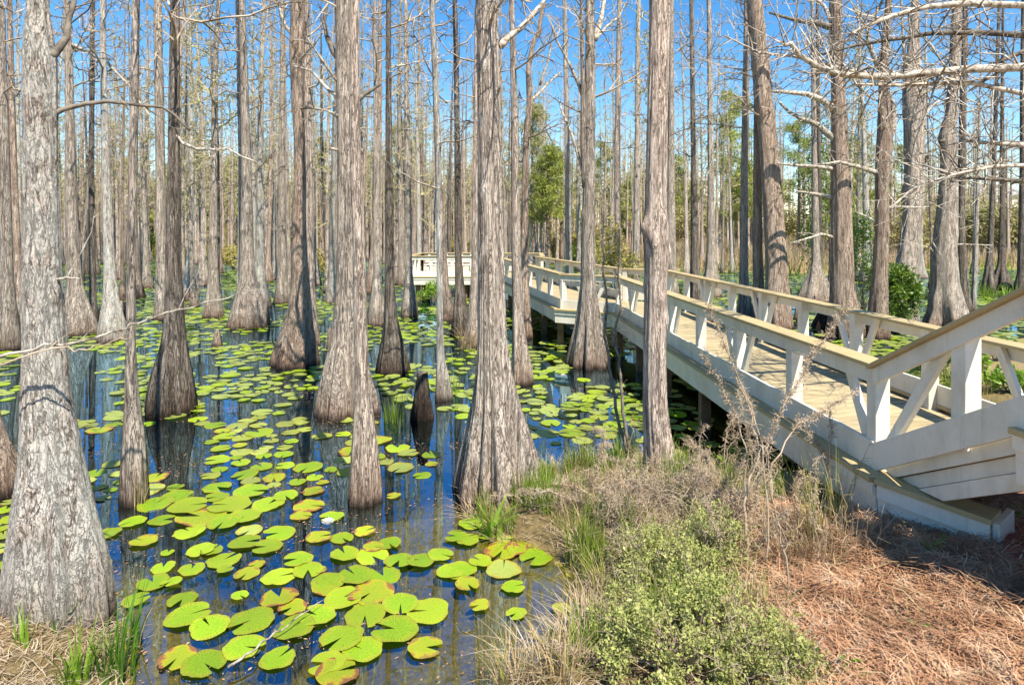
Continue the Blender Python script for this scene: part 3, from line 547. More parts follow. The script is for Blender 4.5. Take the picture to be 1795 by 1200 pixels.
NICK = dict(T1='massive trunk', T2='slender pale pole', T3='dark trunk', T4='skirted trunk', T5='conical-based cypress', T6='swollen-based cypress', T7='shaded edge cypress', T9='shoulder-to-shoulder cypress', T10='bulbous mound', T10b='mound-side stem', T11='curved trunk', T11b='pale twin stem', T12='bell-based trunk', T13='pinkish pole', T14='dark narrow trunk', T15='thin whitish cypress', T17='great trunk', T18='slim trunk behind the great one', T19='forked trunk', T20='burled trunk', T21='leaning trunk', T22='many-limbed trunk', T23='S-bent trunk', T24='broken-topped trunk', T25='ribbed trunk', T26='bluish-dark trunk', T27='fluted trunk', T28='darker twin trunk', T29='mossy trunk', T30='reddish pole', T31='vine-clothed cypress', T31b='thin dark stem', T32='platform-corner cypress', T33='reddish-based slim cypress', T34='kinked cypress', T35='charcoal leaning cypress', T36='tuft-footed cypress', T40='bent thin cypress', T41='dark-based grey cypress', T42='charcoal pole', T43='reedy trunk', T44='knobbly-footed cypress', T45='right-edge trunk', T46='white sapling', T47='half-hidden slim cypress', T48='thin cypress beyond the landing', T49='leaning cypress beyond the landing', T50='pale trunk left of the fork')
SN = {q: NICK[q] for q in NEARK}
OLD_SN = {'T1': 'the massive lichen-flecked trunk', 'T3': 'the dark straight trunk', 'T10': 'the bulbous mound cypress', 'T11': 'the curving brown cypress', 'T12': 'the big bell-based cypress', 'T14': 'the dark narrow cypress',
      'T17': 'the great centre trunk', 'T19': 'the forked cypress', 'T20': 'the burled trunk', 'T27': 'the fluted-foot cypress', 'T21': 'the thick reddish cypress', 'T22': 'the heavy limbed cypress', 'T23': 'the S-bent cypress', 'T25': 'the ribbed leaning cypress', 'T43': 'the reed-footed cypress'}
def zone(X, Y):
    t = X / Y; ks = sorted(NEARK, key=lambda q: HEROES[q][0] / HEROES[q][1])
    lo = [q for q in ks if HEROES[q][0] / HEROES[q][1] <= t]; hi = [q for q in ks if HEROES[q][0] / HEROES[q][1] > t]
    if not lo: return 'left of the ' + SN[ks[0]]
    if not hi: return 'right of the ' + SN[ks[-1]]
    return 'between the %s and %s' % (SN[lo[-1]], SN[hi[0]])
ADJ = ['straight grey', 'thin pinkish', 'pale lichened', 'tall grey', 'thin dark', 'reddish brown', 'tall pinkish', 'thin pale', 'wide-branching grey']
def in_walk(X, Y):
    return (4 < Y < 20 and 1.8 < X < 6.3) or (17 <= Y < 34 and -1.6 - 0 < X < 4.6) or (27 < Y < 35 and -6 < X < 3)
nb = 0; tries = 0
while nb < 236 and tries < 14000:
    tries += 1; Y = 19 + 58 * rng.random() ** .8; px = rng.uniform(-60, 1860)
    if px > 940 and rng.random() < (.6 if Y < 34 else .58): continue
    if px > 1640 and rng.random() < .7: continue
    if Y < 26 and rng.random() < .55: continue
    X = (px - CX) / F * Y
    if Y > far_shore(np.array(X)) + 12 or in_walk(X, Y) or in_walk(X + .5, Y - .8): continue
    if any((X - a) ** 2 + (Y - b) ** 2 < d_ * d_ for a, b, d_ in placed): continue
    # keep the mid-distance ones from hiding behind or in front of the told-apart ones
    if Y < 30 and any(abs(X / Y - v[0] / v[1]) * F < 15 and abs(Y - v[1]) < 30 for v in HEROES.values()): continue
    i = rng.randrange(9) if px < 930 or rng.random() < .3 else rng.choice((2, 3, 6, 8)); p = PROTO[i]; sc_ = rng.uniform(.75, 1.2); wid = sc_ * (rng.uniform(.6, 1.05) if px < 930 else rng.uniform(.5, .95))
    far = Y > 45; lb = '%s cypress %s %s' % (ADJ[i], 'deep in the wood' if far else 'among lily pads', zone(X, Y))
    loc = (X, Y, max(0, hgt(X, Y)) - .02); g_ = 'cypresses deep in the wood' if far else 'cypresses of the middle distance'
    if i not in used:
        used.add(i); p.location = loc; p.rotation_euler = (0, 0, rng.uniform(0, 6.28)); p['label'] = lb; p['group'] = g_
    else: copy_tree(p, loc, rng.uniform(0, 6.28), (wid, wid, sc_), lb, g_, (rng.gauss(0, .024), rng.gauss(0, .024)))
    placed.append((X, Y, .75)); nb += 1

# ---- the wood beyond, which reads as one mass
g = Geo(); g2 = Geo(); rg = random.Random(77)
for _ in range(1150):
    Y = rg.uniform(58, 125); X = rg.uniform(-.95, .25) * Y if rg.random() < .72 else rg.uniform(.25, .9) * Y
    H = rg.uniform(12, 20); r = rg.uniform(.06, .15); z0 = max(0, hgt(X, Y)) - .3; lx = rg.gauss(0, .25)
    pts = [Vector((X + lx * t, Y, z0 + H * t)) for t in (0, .03, .1, .4, .75, 1)]; g.tube(pts, [r * 2.2, r * 1.7, r * 1.1, r * .8, r * .4, .02], 6, False)
    for _b in range(16):
        t = rg.uniform(.25, .98); q = pts[0].lerp(pts[-1], t); a = rg.uniform(0, 6.28); L = 2.4 * (1.15 - t) * rg.uniform(.5, 1.2)
        c = curve(q, (math.cos(a), math.sin(a), rg.uniform(0, .7)), L, 3, .2, rg); g2.tube(c, [.035, .03, .02, .008], 3, False)
        for _c in range(4):
            q = c[rg.randrange(1, 4)]; a = rg.uniform(0, 6.28); L2 = L * rg.uniform(.2, .5); e = q + Vector((math.cos(a), math.sin(a), rg.uniform(-.2, .9))) * L2
            g2.tube([q, q.lerp(e, .5) + Vector((0, 0, .05)), e], [.016, .012, .005], 3, False)
fw = tag(g.build('distant_wood', M['bark_pink'], None, True), 'distant grey mass of bare cypress trunks closing the view', 'wood', kind='stuff')
tag(g2.build('branches', M['twig_bud'], fw), kind='stuff')

# ---- leaves scattered in a volume (numpy)
def leaf_cloud(name, mat, parent, centres, n, L, W, seed, flat=.4):
    """centres: (x,y,z,rx,ry,rz) clumps in local metres; n leaves in all"""
    r_ = np.random.RandomState(seed); C = np.array(centres, float); wts = C[:, 3] * C[:, 4] * C[:, 5]; wts = wts ** .7; wts /= wts.sum()
    ci = r_.choice(len(C), n, p=wts); d = r_.normal(size=(n, 3)); d /= np.linalg.norm(d, axis=1)[:, None]; rad = r_.rand(n) ** .45
    P = C[ci, :3] + d * rad[:, None] * C[ci, 3:]
    u = d * .7 + r_.normal(size=(n, 3)) * .7; u[:, 2] *= flat + .4; u /= np.linalg.norm(u, axis=1)[:, None]
    v = np.cross(u, r_.normal(size=(n, 3))); v /= np.linalg.norm(v, axis=1)[:, None] + 1e-9
    s = (.6 + .8 * r_.rand(n))[:, None]
    V = np.stack([P, P + u * L * s * .45 + v * W * s * .5, P + u * L * s, P + u * L * s * .45 - v * W * s * .5], 1).reshape(-1, 3)
    return np_mesh(name, V, np.arange(4 * n).reshape(n, 4), mat, parent)
def pine(seed, H, n=6500):
    rg = random.Random(seed); t = thing('pine_tree', '', 'tree'); zs = [-.3, 0, 1, H * .5, H]
    trunk_mesh('trunk', M['bark_red'], t, zs, [0, 0, 0, .15, .1], [0] * 5, [.26, .24, .2, .13, .03], 10, .05, seed, .04, .5)
    C = []; g = Geo()
    for i in range(24):
        tt = i / 24; z = H * (.36 + .64 * tt); a = rg.uniform(0, 6.28); L = H * .21 * (1.1 - tt * .85) * rg.uniform(.55, 1.15); e = Vector((math.cos(a) * L, math.sin(a) * L, z + L * rg.uniform(.05, .5)))
        c = curve((0, 0, z), e - Vector((0, 0, z)), e.length and (e - Vector((0, 0, z))).length, 3, .08, rg); g.tube(c, [.05, .04, .03, .012], 4, False)
        for q in (1, 2, 3, 3): C.append((*(c[q] + Vector((rg.gauss(0, .25), rg.gauss(0, .25), rg.gauss(.1, .2)))), *(rg.uniform(.3, .75) for _ in range(2)), rg.uniform(.22, .5)))
    g.build('limbs', M['twig'], t); leaf_cloud('crown', M['pine'], t, C, n, .36, .075, seed, .9)
    return t
def bush(name, label, cat, loc, rx, rz, n, mat, L, W, seed, group=None, clumps=14, stems=True):
    rg = random.Random(seed); t = thing(name, label, cat, loc, group); C = []
    g = Geo()
    for i in range(clumps):
        a = rg.uniform(0, 6.28); q = rg.random() ** .6 * .72; z = rg.uniform(.25, .85) * (1.1 - .5 * q)
        c = Vector((math.cos(a) * q * rx, math.sin(a) * q * rx, z * rz)); C.append((*c, rx * rg.uniform(.2, .42), rx * rg.uniform(.2, .42), rz * rg.uniform(.12, .26)))
        g.tube(curve((rg.gauss(0, .06) * rx, rg.gauss(0, .06) * rx, -.05), c + Vector((0, 0, .05)), c.length, 4, .1, rg), [rx * .018, rx * .015, rx * .012, rx * .01, rx * .004], 4, False)
    if stems: g.build('stems', M['twig'], t)
    leaf_cloud('foliage', M[mat], t, C, n, L, W, seed)
    return t
PN = [pine(300, 13), pine(301, 16), pine(302, 11)]
pine_spots = [(300, 96, 1.0), (350, 100, 1.1), (410, 92, 1.25), (450, 100, 1.0), (565, 96, 1.1), (590, 90, 1.0), (650, 94, 1.15), (700, 88, 1.2), (735, 92, 1.15), (760, 98, .9), (935, 72, 1.15), (962, 64, 1.1), (985, 76, 1.0), (1060, 84, .9), (1105, 80, .8), (1190, 82, .9), (1283, 60, 1.05), (1300, 66, .9), (1335, 80, .8), (1400, 72, 1.0), (1470, 62, .9), (1500, 70, 1.0), (1580, 84, .85), (60, 104, .9), (150, 100, .9), (220, 106, .95)]
for i, (px, Y, s) in enumerate(pine_spots):
    Y *= .9; s *= .88; X = (px - CX) / F * Y; p = PN[i % 3]; lb = '%s green pine rising beyond the bare wood, %s' % (['rounded', 'tall', 'small'][i % 3], zone(X, Y)); loc = (X, Y, max(0, hgt(X, Y)))
    if i < 3: p.location = loc; p.scale = (s,) * 3; p['label'] = lb; p['group'] = 'pines beyond the swamp'
    else: copy_tree(p, loc, rng.uniform(0, 6), s, lb, 'pines beyond the swamp')
# low trees and scrub of the far shore
SB = [bush('scrub_tree', '', 'shrub', (0, 0, 0), 2.6, 4.2, 2600, 'scrub', .26, .12, 400 + i, clumps=26) for i in range(3)] + [bush('scrub_tree', '', 'shrub', (0, 0, 0), 2.2, 3.0, 2600, 'under', .22, .10, 410 + i, clumps=22) for i in range(2)] + [bush('scrub_tree', '', 'shrub', (0, 0, 0), 2.0, 3.4, 2600, 'holly', .2, .1, 420, clumps=22)]
SL = ['olive', 'olive', 'pale olive', 'yellowish', 'low yellowish', 'deep green']; rg = random.Random(12)
sp = []
for _ in range(30): sp.append((rg.uniform(1560, 1850), rg.uniform(60, 100), rg.uniform(1.0, 1.75)))
for _ in range(16): sp.append((rg.uniform(1180, 1560), rg.uniform(64, 95), rg.uniform(.7, 1.3)))
for _ in range(14): sp.append((rg.uniform(930, 1200), rg.uniform(66, 90), rg.uniform(.6, 1.1)))
for _ in range(34): sp.append((rg.uniform(-40, 900), rg.uniform(78, 92), rg.uniform(.6, 1.2)))
for _ in range(48): sp.append((rg.uniform(-80, 1200), rg.uniform(96, 125), rg.uniform(2.0, 3.3)))
for i, (px, Y, s) in enumerate(sp):
    X = (px - CX) / F * Y; j = i % 6; lb = '%s scrub tree on the far shore, %s' % (SL[j], zone(X, Y)); loc = (X, Y, max(0, hgt(X, Y)) - .1); s3 = (s * 1.2, s * 1.2, s)
    if i < 6: SB[j].location = loc; SB[j].scale = s3; SB[j]['label'] = lb; SB[j]['group'] = 'scrub on the far shore'
    else: copy_tree(SB[j], loc, rg.uniform(0, 6), s3, lb, 'scrub on the far shore')

TW = .0016
# ------------------------------------------------------------------ boardwalk
DZ = .98
A0, A1, B0, B1 = Vector((3.35, 5.74, 0)), Vector((2.81, 16.5, 0)), Vector((5.3, 6.3, 0)), Vector((4.65, 19.0, 0))
L0, RR_, P0, P1 = Vector((1.42, 17.3, 0)), Vector((3.4, 19.8, 0)), Vector((-.8, 29.3, 0)), Vector((1.1, 28.7, 0))
Q0, Q1, Q2 = Vector((-4.75, 29.3, 0)), Vector((-4.75, 33.2, 0)), Vector((1.5, 33.2, 0))
bw = thing('boardwalk', 'white-railed timber boardwalk with tan deck zigzagging out over the swamp', 'boardwalk', (3.35, 5.74, 0)); OB = Vector(bw.location)
def planks(g, l0, r0, l1, r1, z0, z1, loc, pw=.142, gap=.013, th=.035):
    n = max(2, int(round(((l1 - l0).length + (r1 - r0).length) / 2 / pw)))
    for i in range(n):
        a, b = i / n, (i + 1) / n - gap / pw / n; jit = rng.uniform(-.004, .004); s = len(g.V)
        q = [l0.lerp(l1, a), r0.lerp(r1, a), r0.lerp(r1, b), l0.lerp(l1, b)]; zz = [z0 + (z1 - z0) * a, z0 + (z1 - z0) * a, z0 + (z1 - z0) * b, z0 + (z1 - z0) * b]
        for d in (-th, 0): g.V += [Vector((p.x, p.y, z + d + jit * .5)) - loc for p, z in zip(q, zz)]
        g.Fc += [(s, s + 3, s + 2, s + 1), (s + 4, s + 5, s + 6, s + 7)] + [(s + k, s + (k + 1) % 4, s + 4 + (k + 1) % 4, s + 4 + k) for k in range(4)]
def deck(parent, loc, *quads):
    for q in quads:
        g = Geo(); planks(g, *q, loc); g.build('deck', M['deck'], parent)
deck(bw, OB, (A0, B0, A1, B1, DZ, DZ), (A1, B1, L0, RR_, DZ - .003, DZ - .003), (L0, RR_, P0, P1, DZ, DZ))
def off(p, q, d):      # outward normal (left of travel) times d
    v = (q - p); return Vector((-v.y, v.x, 0)).normalized() * d
def railing(parent, loc, p, q, side, z0=DZ, z1=None, sp=1.54, first=0, phase=0, name='railing', braces=True, end=True, trim=(0, 0), brace_dir=None, btop=.5):
    """p,q run; side +1: outer face lies left of the run"""
    z1 = z0 if z1 is None else z1; o = off(p, q, .065 * side); Lr = (q - p).length; sl_ = (z1 - z0) / Lr; dv = (q - p).normalized()
    def Pz(s, h, oo=Vector()): v = p + dv * s + oo; return Vector((v.x, v.y, z0 + sl_ * s + h))
    g = Geo(); g.beam(Pz(-trim[0], .905, o), Pz(Lr + trim[1], .905, o), .042, .15, loc); g.beam(Pz(-trim[0], .175, o), Pz(Lr + trim[1], .175, o), .042, .26, loc)
    r = g.build(name, M['white'], parent, bevel=.004)
    g = Geo(); g.beam(Pz(-trim[0] - .02, 1.0, o * .3), Pz(Lr + trim[1] + .02, 1.0, o * .3), .235, .038, loc); g.build('rail_cap', M['tan'], r, bevel=.006)
    n = int(Lr / sp + .4); s = first
    for i in range(n + 1):
        s = first + i * sp
        if s > Lr + .02 or (not end and i == n): break
        c = Pz(s, 0); g = Geo(); g.post(c, c.z - (.12 if z1 == z0 else -.06), c.z + .978, .135, dv, loc=loc); g.build('post', M['white'], r, bevel=.005)
        if braces and (i + phase) % 2 == 0:
            for sg in ((-1, 1) if brace_dir is None else (brace_dir,)):
                s1, s0 = s + sg * btop, s + sg * .11
                if s1 < -.05 or s1 > Lr + .05: continue
                if brace_dir is not None: s1, s0 = s0, s1
                a, b = Pz(s0, .2), Pz(s1, .97); g = Geo(); g.post(a, a.z, b.z, .105, dv, .055, Vector((b.x - a.x, b.y - a.y, 0)), loc); g.build('brace', M['white'], r, bevel=.004)
    return r
def rim(parent, loc, p, q, side, z=DZ, d=.17, t0=0, t1=0):
    dv = (q - p).normalized(); a, b = p - dv * t0, q + dv * t1
    def V(v, zz, dd): e = v + off(p, q, dd * side); return Vector((e.x, e.y, zz))
    g = Geo(); g.beam(V(a, z - .17, d), V(b, z - .17, d), .045, .30, loc); g.beam(V(a, z - .035, d + .035), V(b, z - .035, d + .035), .03, .11, loc)
    f = g.build('fascia', M['white'], parent, bevel=.004)
    g = Geo(); g.beam(V(a, z + .042, d - .03), V(b, z + .042, d - .03), .23, .044, loc); g.build('edge_cap', M['tan'], f, bevel=.006)
dA = (A1 - A0).normalized()
railing(bw, OB, A0, A1, 1, trim=(.05, .05))
railing(bw, OB, A1, L0, 1, sp=.8, first=.8, braces=True, end=False, trim=(.02, .06))
railing(bw, OB, L0, P0, 1, sp=1.5, trim=(.05, -.05))
railing(bw, OB, B0, B1, -1, phase=0, trim=(.03, .05))
railing(bw, OB, B1, RR_, -1, sp=1.3, first=1.3, end=False, braces=False, trim=(.02, .05))
railing(bw, OB, RR_, P1, -1, sp=1.5, trim=(.05, .02))
rim(bw, OB, A0, A1, 1, t0=.25, t1=-.1); rim(bw, OB, A1, L0, 1, t0=-.04, t1=.17); rim(bw, OB, L0, P0, 1, t0=.0, t1=-.2); rim(bw, OB, B0, B1, -1); rim(bw, OB, RR_, P1, -1)
for p, q, n in ((A0, A1, 5), (B0, B1, 6), (L0, P0, 6), (RR_, P1, 5)):
    for i in range(n + 1):
        c = p.lerp(q, (i + .12) / (n + .2)) + (Vector((-.02, 0, 0)) if p in (A0, L0) else Vector((.02, 0, 0)))
        g = Geo(); g.post(c, -.7, DZ - .2, .16, (1, 0), loc=OB); g.build('pile', M['pile'], bw, bevel=.01)
g = Geo()
for l0, r0, l1, r1 in ((A0, B0, A1, B1), (L0, RR_, P0, P1)):
    for t in (.12, .5, .88): 
        a, b = l0.lerp(r0, t), l1.lerp(r1, t); g.beam(Vector((a.x, a.y, DZ - .16)), Vector((b.x, b.y, DZ - .16)), .05, .2, OB)
g.build('joists', M['pile'], bw)
# the curb that runs out on to the bank at the near end
E0, E1 = A0 + off(A0, A1, .17) - dA * .27, Vector((3.70, 4.84, 0)); dE = (E1 - E0).normalized()
g = Geo(); nE = off(E0, E1, -1)
def EV(t, zz, d): v = E0.lerp(E1, t) + nE * d; return Vector((v.x, v.y, zz))
g.beam(EV(0, DZ - .19, 0), EV(1, DZ - .25, 0), .05, .36, OB); g.beam(EV(0, DZ - .04, .036), EV(1, DZ - .10, .036), .03, .13, OB)
cb = g.build('curb', M['white'], bw, bevel=.004)
g = Geo(); a, b = E1 + off(E0, E1, -.01), E1 + off(E0, E1, .40); g.beam(Vector((a.x, a.y, DZ - .21)) + dE * .03, Vector((b.x, b.y, DZ - .21)) + dE * .03, .05, .36, OB); g.build('curb_end', M['white'], cb, bevel=.004)
g = Geo(); g.beam(EV(-.02, DZ + .046, -.06), EV(1.02, DZ - .012, -.06), .27, .044, OB); g.build('edge_cap', M['tan'], cb, bevel=.006)

# the stair flight at the near end, climbing towards the camera side
A2, B2 = Vector((3.53, 4.15, 0)), Vector((5.25, 4.60, 0)); RZ = 1.83
rp = thing('stair_ramp', 'white-sided sloping ramp with stout handrail climbing from the boardwalk end at the right', 'ramp', (3.35, 5.7, .7)); OR = Vector(rp.location)
e_ = Vector((0, -.012, 0)); deck(rp, OR, (A0 + e_, B0 + e_, A2, B2, DZ, RZ))
railing(rp, OR, A0 + Vector((0, -.07, 0)), A2, -1, DZ, RZ, sp=.94, first=.90, brace_dir=-1, phase=0, btop=.86, trim=(.02, 0))
railing(rp, OR, B0 + Vector((0, -.07, 0)), B2, 1, DZ, RZ, sp=.95, first=.80, brace_dir=-1, btop=.8, trim=(.02, 0))
g = Geo(); TK = (.06, .14, .30, .47); HK = (.05, -.075, -.20, -.335)
def RV(t, h, inn):
    v = A0.lerp(A2, t) + off(A0, A2, inn); return Vector((v.x, v.y, DZ + (RZ - DZ) * t + h)) - OR
for k in range(3):
    inn = (-.03, .015, -.005)[k]; b_ = len(g.V); hk = HK[k] - .006
    for d in (0, .035): g.V += [RV(TK[k], hk, inn + d), RV(1, hk, inn + d), RV(1, HK[k + 1], inn + d), RV(TK[k + 1], HK[k + 1], inn + d)]
    g.Fc += [(b_, b_ + 3, b_ + 2, b_ + 1), (b_ + 4, b_ + 5, b_ + 6, b_ + 7)] + [(b_ + i, b_ + (i + 1) % 4, b_ + 4 + (i + 1) % 4, b_ + 4 + i) for i in range(4)]
g.build('skirt_boards', M['white'], rp, bevel=.004)
U0, U1 = Vector((3.47, 4.28, 0)), Vector((3.60, 3.35, 0)); deck(rp, OR, (A2 + Vector((0, -.02, 0)), B2 + Vector((0, -.02, 0)), Vector((3.65, 3.35, 0)), Vector((5.3, 3.35, 0)), RZ + .004, RZ + .004))
rim(rp, OR, U0, U1, -1, RZ - .03, .02)
railing(rp, OR, A2 + Vector((0, -.08, 0)), Vector((3.63, 3.35, 0)), -1, RZ, sp=.6, first=.05, braces=False)
for c in (Vector((4.05, 4.0, 0)), Vector((3.9, 3.45, 0)), Vector((5.0, 4.4, 0)), Vector((5.0, 3.45, 0))):
    g = Geo(); g.post(c, .3, 1.6, .15, (1, 0), loc=OR); g.build('support_post', M['white'], rp)
# brick walk under the flight
bx = np.linspace(3.5, 5.2, 14); by = np.linspace(3.9, 5.3, 12); BX, BY = np.meshgrid(bx, by); BH = height(BX, BY) + .02; ib = np.arange(14 * 12).reshape(12, 14)
tag(np_mesh('brick_path', np.stack([BX.ravel(), BY.ravel(), BH.ravel()], 1), np.stack([ib[:-1, :-1], ib[:-1, 1:], ib[1:, 1:], ib[1:, :-1]], -1).reshape(-1, 4), M['brick'], smooth=True), kind='structure')

pf = thing('viewing_platform', 'white-railed viewing platform at the far end of the boardwalk, left of the great centre trunk', 'platform', (-4.75, 29.3, 0)); OP = Vector(pf.location)
deck(pf, OP, (Q0, Vector((P1.x + .3, 29.33, 0)), Q1, Q2, DZ - .006, DZ - .006))
railing(pf, OP, Q0, P0, -1, sp=.98, braces=False, first=.0); railing(pf, OP, Q0, Q1, 1, sp=1.3, braces=False, first=1.3); railing(pf, OP, Q1, Q2, 1, sp=1.3, braces=False); railing(pf, OP, Q2, P1 + Vector((.3, .5, 0)), 1, sp=1.3, braces=False)
rim(pf, OP, Q0, P0, -1, t0=.17, t1=.1); rim(pf, OP, Q0, Q1, 1)
for x in (-4.4, -2.2, .2):
    for y in (29.5, 31.3, 33):
        g = Geo(); g.post(Vector((x, y, 0)), -.7, DZ - .2, .2, (1, 0), loc=OP); g.build('pile', M['pile'], pf)
bn = thing('platform_bench', 'long white slatted bench on the far viewing platform', 'bench', (-2.6, 32.3, DZ - .006))
g = Geo()
for k in range(4): g.box((-1.9, -.28 + k * .14, .42), (1.9, -.16 + k * .14, .46))
g.build('seat', M['white'], bn); g = Geo()
for k in range(3): g.box((-1.9, .30, .54 + k * .13), (1.9, .33, .64 + k * .13))
g.build('backrest', M['white'], bn)
for x in (-1.7, 0, 1.7):
    g = Geo(); g.box((x - .05, -.24, 0), (x + .05, -.16, .418)); g.box((x - .05, .334, 0), (x + .05, .40, .95)); g.box((x - .045, -.24, .35), (x + .045, .34, .417)); g.build('leg', M['white'], bn)

# ------------------------------------------------------------------ lily pads
def pad_geo(seed, nseg=26):
    r_ = random.Random(seed); V = [(0, 0, 0)]; UV = [(0, 0)]; nt_ = r_.uniform(.05, .36); ph = r_.uniform(0, 6); cup = r_.uniform(-.02, .02)
    rings = (.38, .72, 1.0)
    for ri, rr in enumerate(rings):
        for j in range(nseg):
            t = nt_ + (2 * math.pi - 2 * nt_) * j / (nseg - 1); e = min(j, nseg - 1 - j)
            q = rr * (1 + .025 * math.sin(3 * t + ph) + .02 * math.sin(7 * t + ph * 2)) * (1 - (.06 if e == 0 else 0)) * (r_.uniform(.93, 1.0) if ri == 2 and r_.random() < .3 else 1)
            z = cup * rr ** 3 + .035 * rr * rr * math.sin(2 * t + ph) + (.02 * math.sin(5 * t + ph) if ri == 2 else 0)
            V.append((q * math.cos(t), q * math.sin(t) * r_.uniform(.985, 1.015), z)); UV.append((j / nseg * 3, rr))
    Fc = [(0, 1 + j, 2 + j) for j in range(nseg - 1)]
    for ri in range(2):
        b = 1 + ri * nseg; Fc += [(b + j, b + nseg + j, b + nseg + j + 1, b + j + 1) for j in range(nseg - 1)]
    return V, Fc, UV
def pad_mesh(seed, mat):
    V, Fc, UV = pad_geo(seed); me = bpy.data.meshes.new('lily_pad'); me.from_pydata(V, [], Fc); me.materials.append(M[mat])
    uv = me.uv_layers.new(name='uv'); 
    for lp in me.loops: uv.data[lp.index].uv = UV[lp.vertex_index]
    me.polygons.foreach_set('use_smooth', [True] * len(me.polygons)); return me
PM = {'pad': [pad_mesh(i, 'pad') for i in range(14)], 'pad_pale': [pad_mesh(30 + i, 'pad_pale') for i in range(12)], 'pad_yellow': [pad_mesh(60 + i, 'pad_yellow') for i in range(8)]}
NEAR_PADS = """330,1080,78 368,1100,72 440,1088,88 490,1048,68 428,1135,78 358,1165,78 487,1155,66 516,1100,74 572,1165,72 600,1120,88 556,1080,74 640,1080,84 692,1105,86 636,1140,74
750,1072,76 702,1060,74 650,1040,84 602,1050,74 575,1022,64 622,1010,72 672,1010,68 540,1000,62 488,1012,62 522,982,56 604,972,62 652,975,58 700,984,62 738,984,54 682,955,48 772,974,52 806,1000,62
468,960,54 430,951,58 490,936,62 352,966,52 320,1052,52 268,1022,62 238,1052,50 286,996,46 336,999,52 372,965,42 430,905,62 352,905,84 402,885,76 332,932,66 392,916,60 252,950,52 232,916,46 190,936,42
272,884,62 310,870,60 560,942,52 582,906,46 470,885,60 500,870,50 900,1030,46 905,1076,42 800,942,48 832,880,54 985,1070,40 440,862,60 380,855,56 330,888,70 820,948,40 842,985,42 450,990,30 420,1045,36 395,1000,30 790,1002,50 528,905,40 480,838,46 430,832,48 300,1022,40"""
NEAR_YEL = "310,1155,66 746,1135,72 820,1026,50 880,966,68 592,1180,80 572,1030,56 432,1006,44 640,932,44 840,1062,40 655,960,40 905,962,50 512,1066,50 690,870,26 560,1000,30"
HERO_XY = [(v[0], v[1]) for v in HEROES.values()]
padpos = []          # X, Y, radius, kind
def lbl_near(X, Y):
    ks = [k for k in HEROES if k not in ('OV', 'T8')]; k = min(ks, key=lambda q: (HEROES[q][0] - X) ** 2 + (HEROES[q][1] - Y) ** 2); hx, hy = HEROES[k][0], HEROES[k][1]
    side = 'in front of' if Y < hy - .35 and hy - Y > abs(X - hx) * .7 else 'behind' if Y > hy + .35 and Y - hy > abs(X - hx) * .7 else 'left of' if X < hx else 'right of'
    return side + ' the ' + NICK[k]
for tx, kd in ((NEAR_PADS, 'pad'), (NEAR_YEL, 'pad_yellow')):
    for q in tx.split():
        x, y, wd = map(float, q.split(',')); c = gp(x, y); padpos.append((c.x, c.y, wd / F * c.y / 2 * rng.uniform(.86, 1.02), 'pad_yellow' if rng.random() < .15 else kd, True))
cell = {}
def near_ok(X, Y, r, f):
    for i in range(int(X // .5) - 1, int(X // .5) + 2):
        for j in range(int(Y // .5) - 1, int(Y // .5) + 2):
            for a, b, rr in cell.get((i, j), ()):
                if (X - a) ** 2 + (Y - b) ** 2 < ((r + rr) * f) ** 2: return False
    return True
def put(X, Y, r): cell.setdefault((int(X // .5), int(Y // .5)), []).append((X, Y, r))
for p in padpos: put(p[0], p[1], p[2])
CLEAR = [(740, 900, 75, 60), (690, 860, 50, 40), (270, 790, 60, 45), (320, 790, 50, 60), (600, 870, 40, 40), (225, 1000, 40, 70), (580, 700, 30, 60), (400, 720, 40, 25), (760, 740, 30, 25), (350, 640, 30, 20), (640, 915, 60, 30), (150, 700, 60, 40), (560, 790, 50, 25), (980, 690, 28, 22), (900, 1130, 120, 80), (340, 1010, 60, 25), (60, 740, 60, 60), (800, 800, 25, 60), (1000, 1050, 70, 90), (700, 930, 90, 30)]
TR = [(v[0], v[1]) for v in HEROES.values()]
def field(X, Y): return .5 + .25 * math.sin(X * .9 + 2.2 * math.sin(Y * .55)) + .25 * math.sin(Y * 1.15 + 1.9 * math.sin(X * .7 + 1))
rg = random.Random(42); extra = []; cand_n = 0
def scatter(Ya, Yb, n, f, thr):
    got = 0
    for _ in range(n):
        Y = math.sqrt(rg.uniform(Ya * Ya, Yb * Yb)); px = rg.uniform(-30, 1825); X = (px - CX) / F * Y; py = HY + EYE * F / Y
        if any((px - a) ** 2 / c / c + (py - b) ** 2 / d / d < 1 for a, b, c, d in CLEAR): continue
        if field(X, Y) < thr * rg.uniform(.3, 1.15): continue
        r = rg.gauss(.145, .034) if Y > 6 else .17
        r = min(max(r, .065), .22)
        if float(sdist(np.array([X]), np.array([Y]))[0]) > -.12 or any((X - a) ** 2 + (Y - b) ** 2 < .12 for a, b in TR): continue
        if 3.0 < X < 4.9 and Y < 17 and rg.random() < .75: continue
        if not near_ok(X, Y, r, f): continue
        kd = rg.choices(('pad', 'pad_pale', 'pad_yellow'), (.62, .32, .06) if Y < 9 else (.35, .6, .05))[0]
        padpos.append((X, Y, r, kd, False)); put(X, Y, r); got += 1
scatter(5.0, 9, 2800, .84, .64); scatter(9, 16, 7000, .76, .72); scatter(16, 30, 12000, .74, .56); scatter(30, 66, 20000, .74, .2)
padpos.sort(key=lambda p: p[1]); NI = 296
PADN = {'pad': 'green', 'pad_pale': 'pale green', 'pad_yellow': 'yellowing brown-edged'}
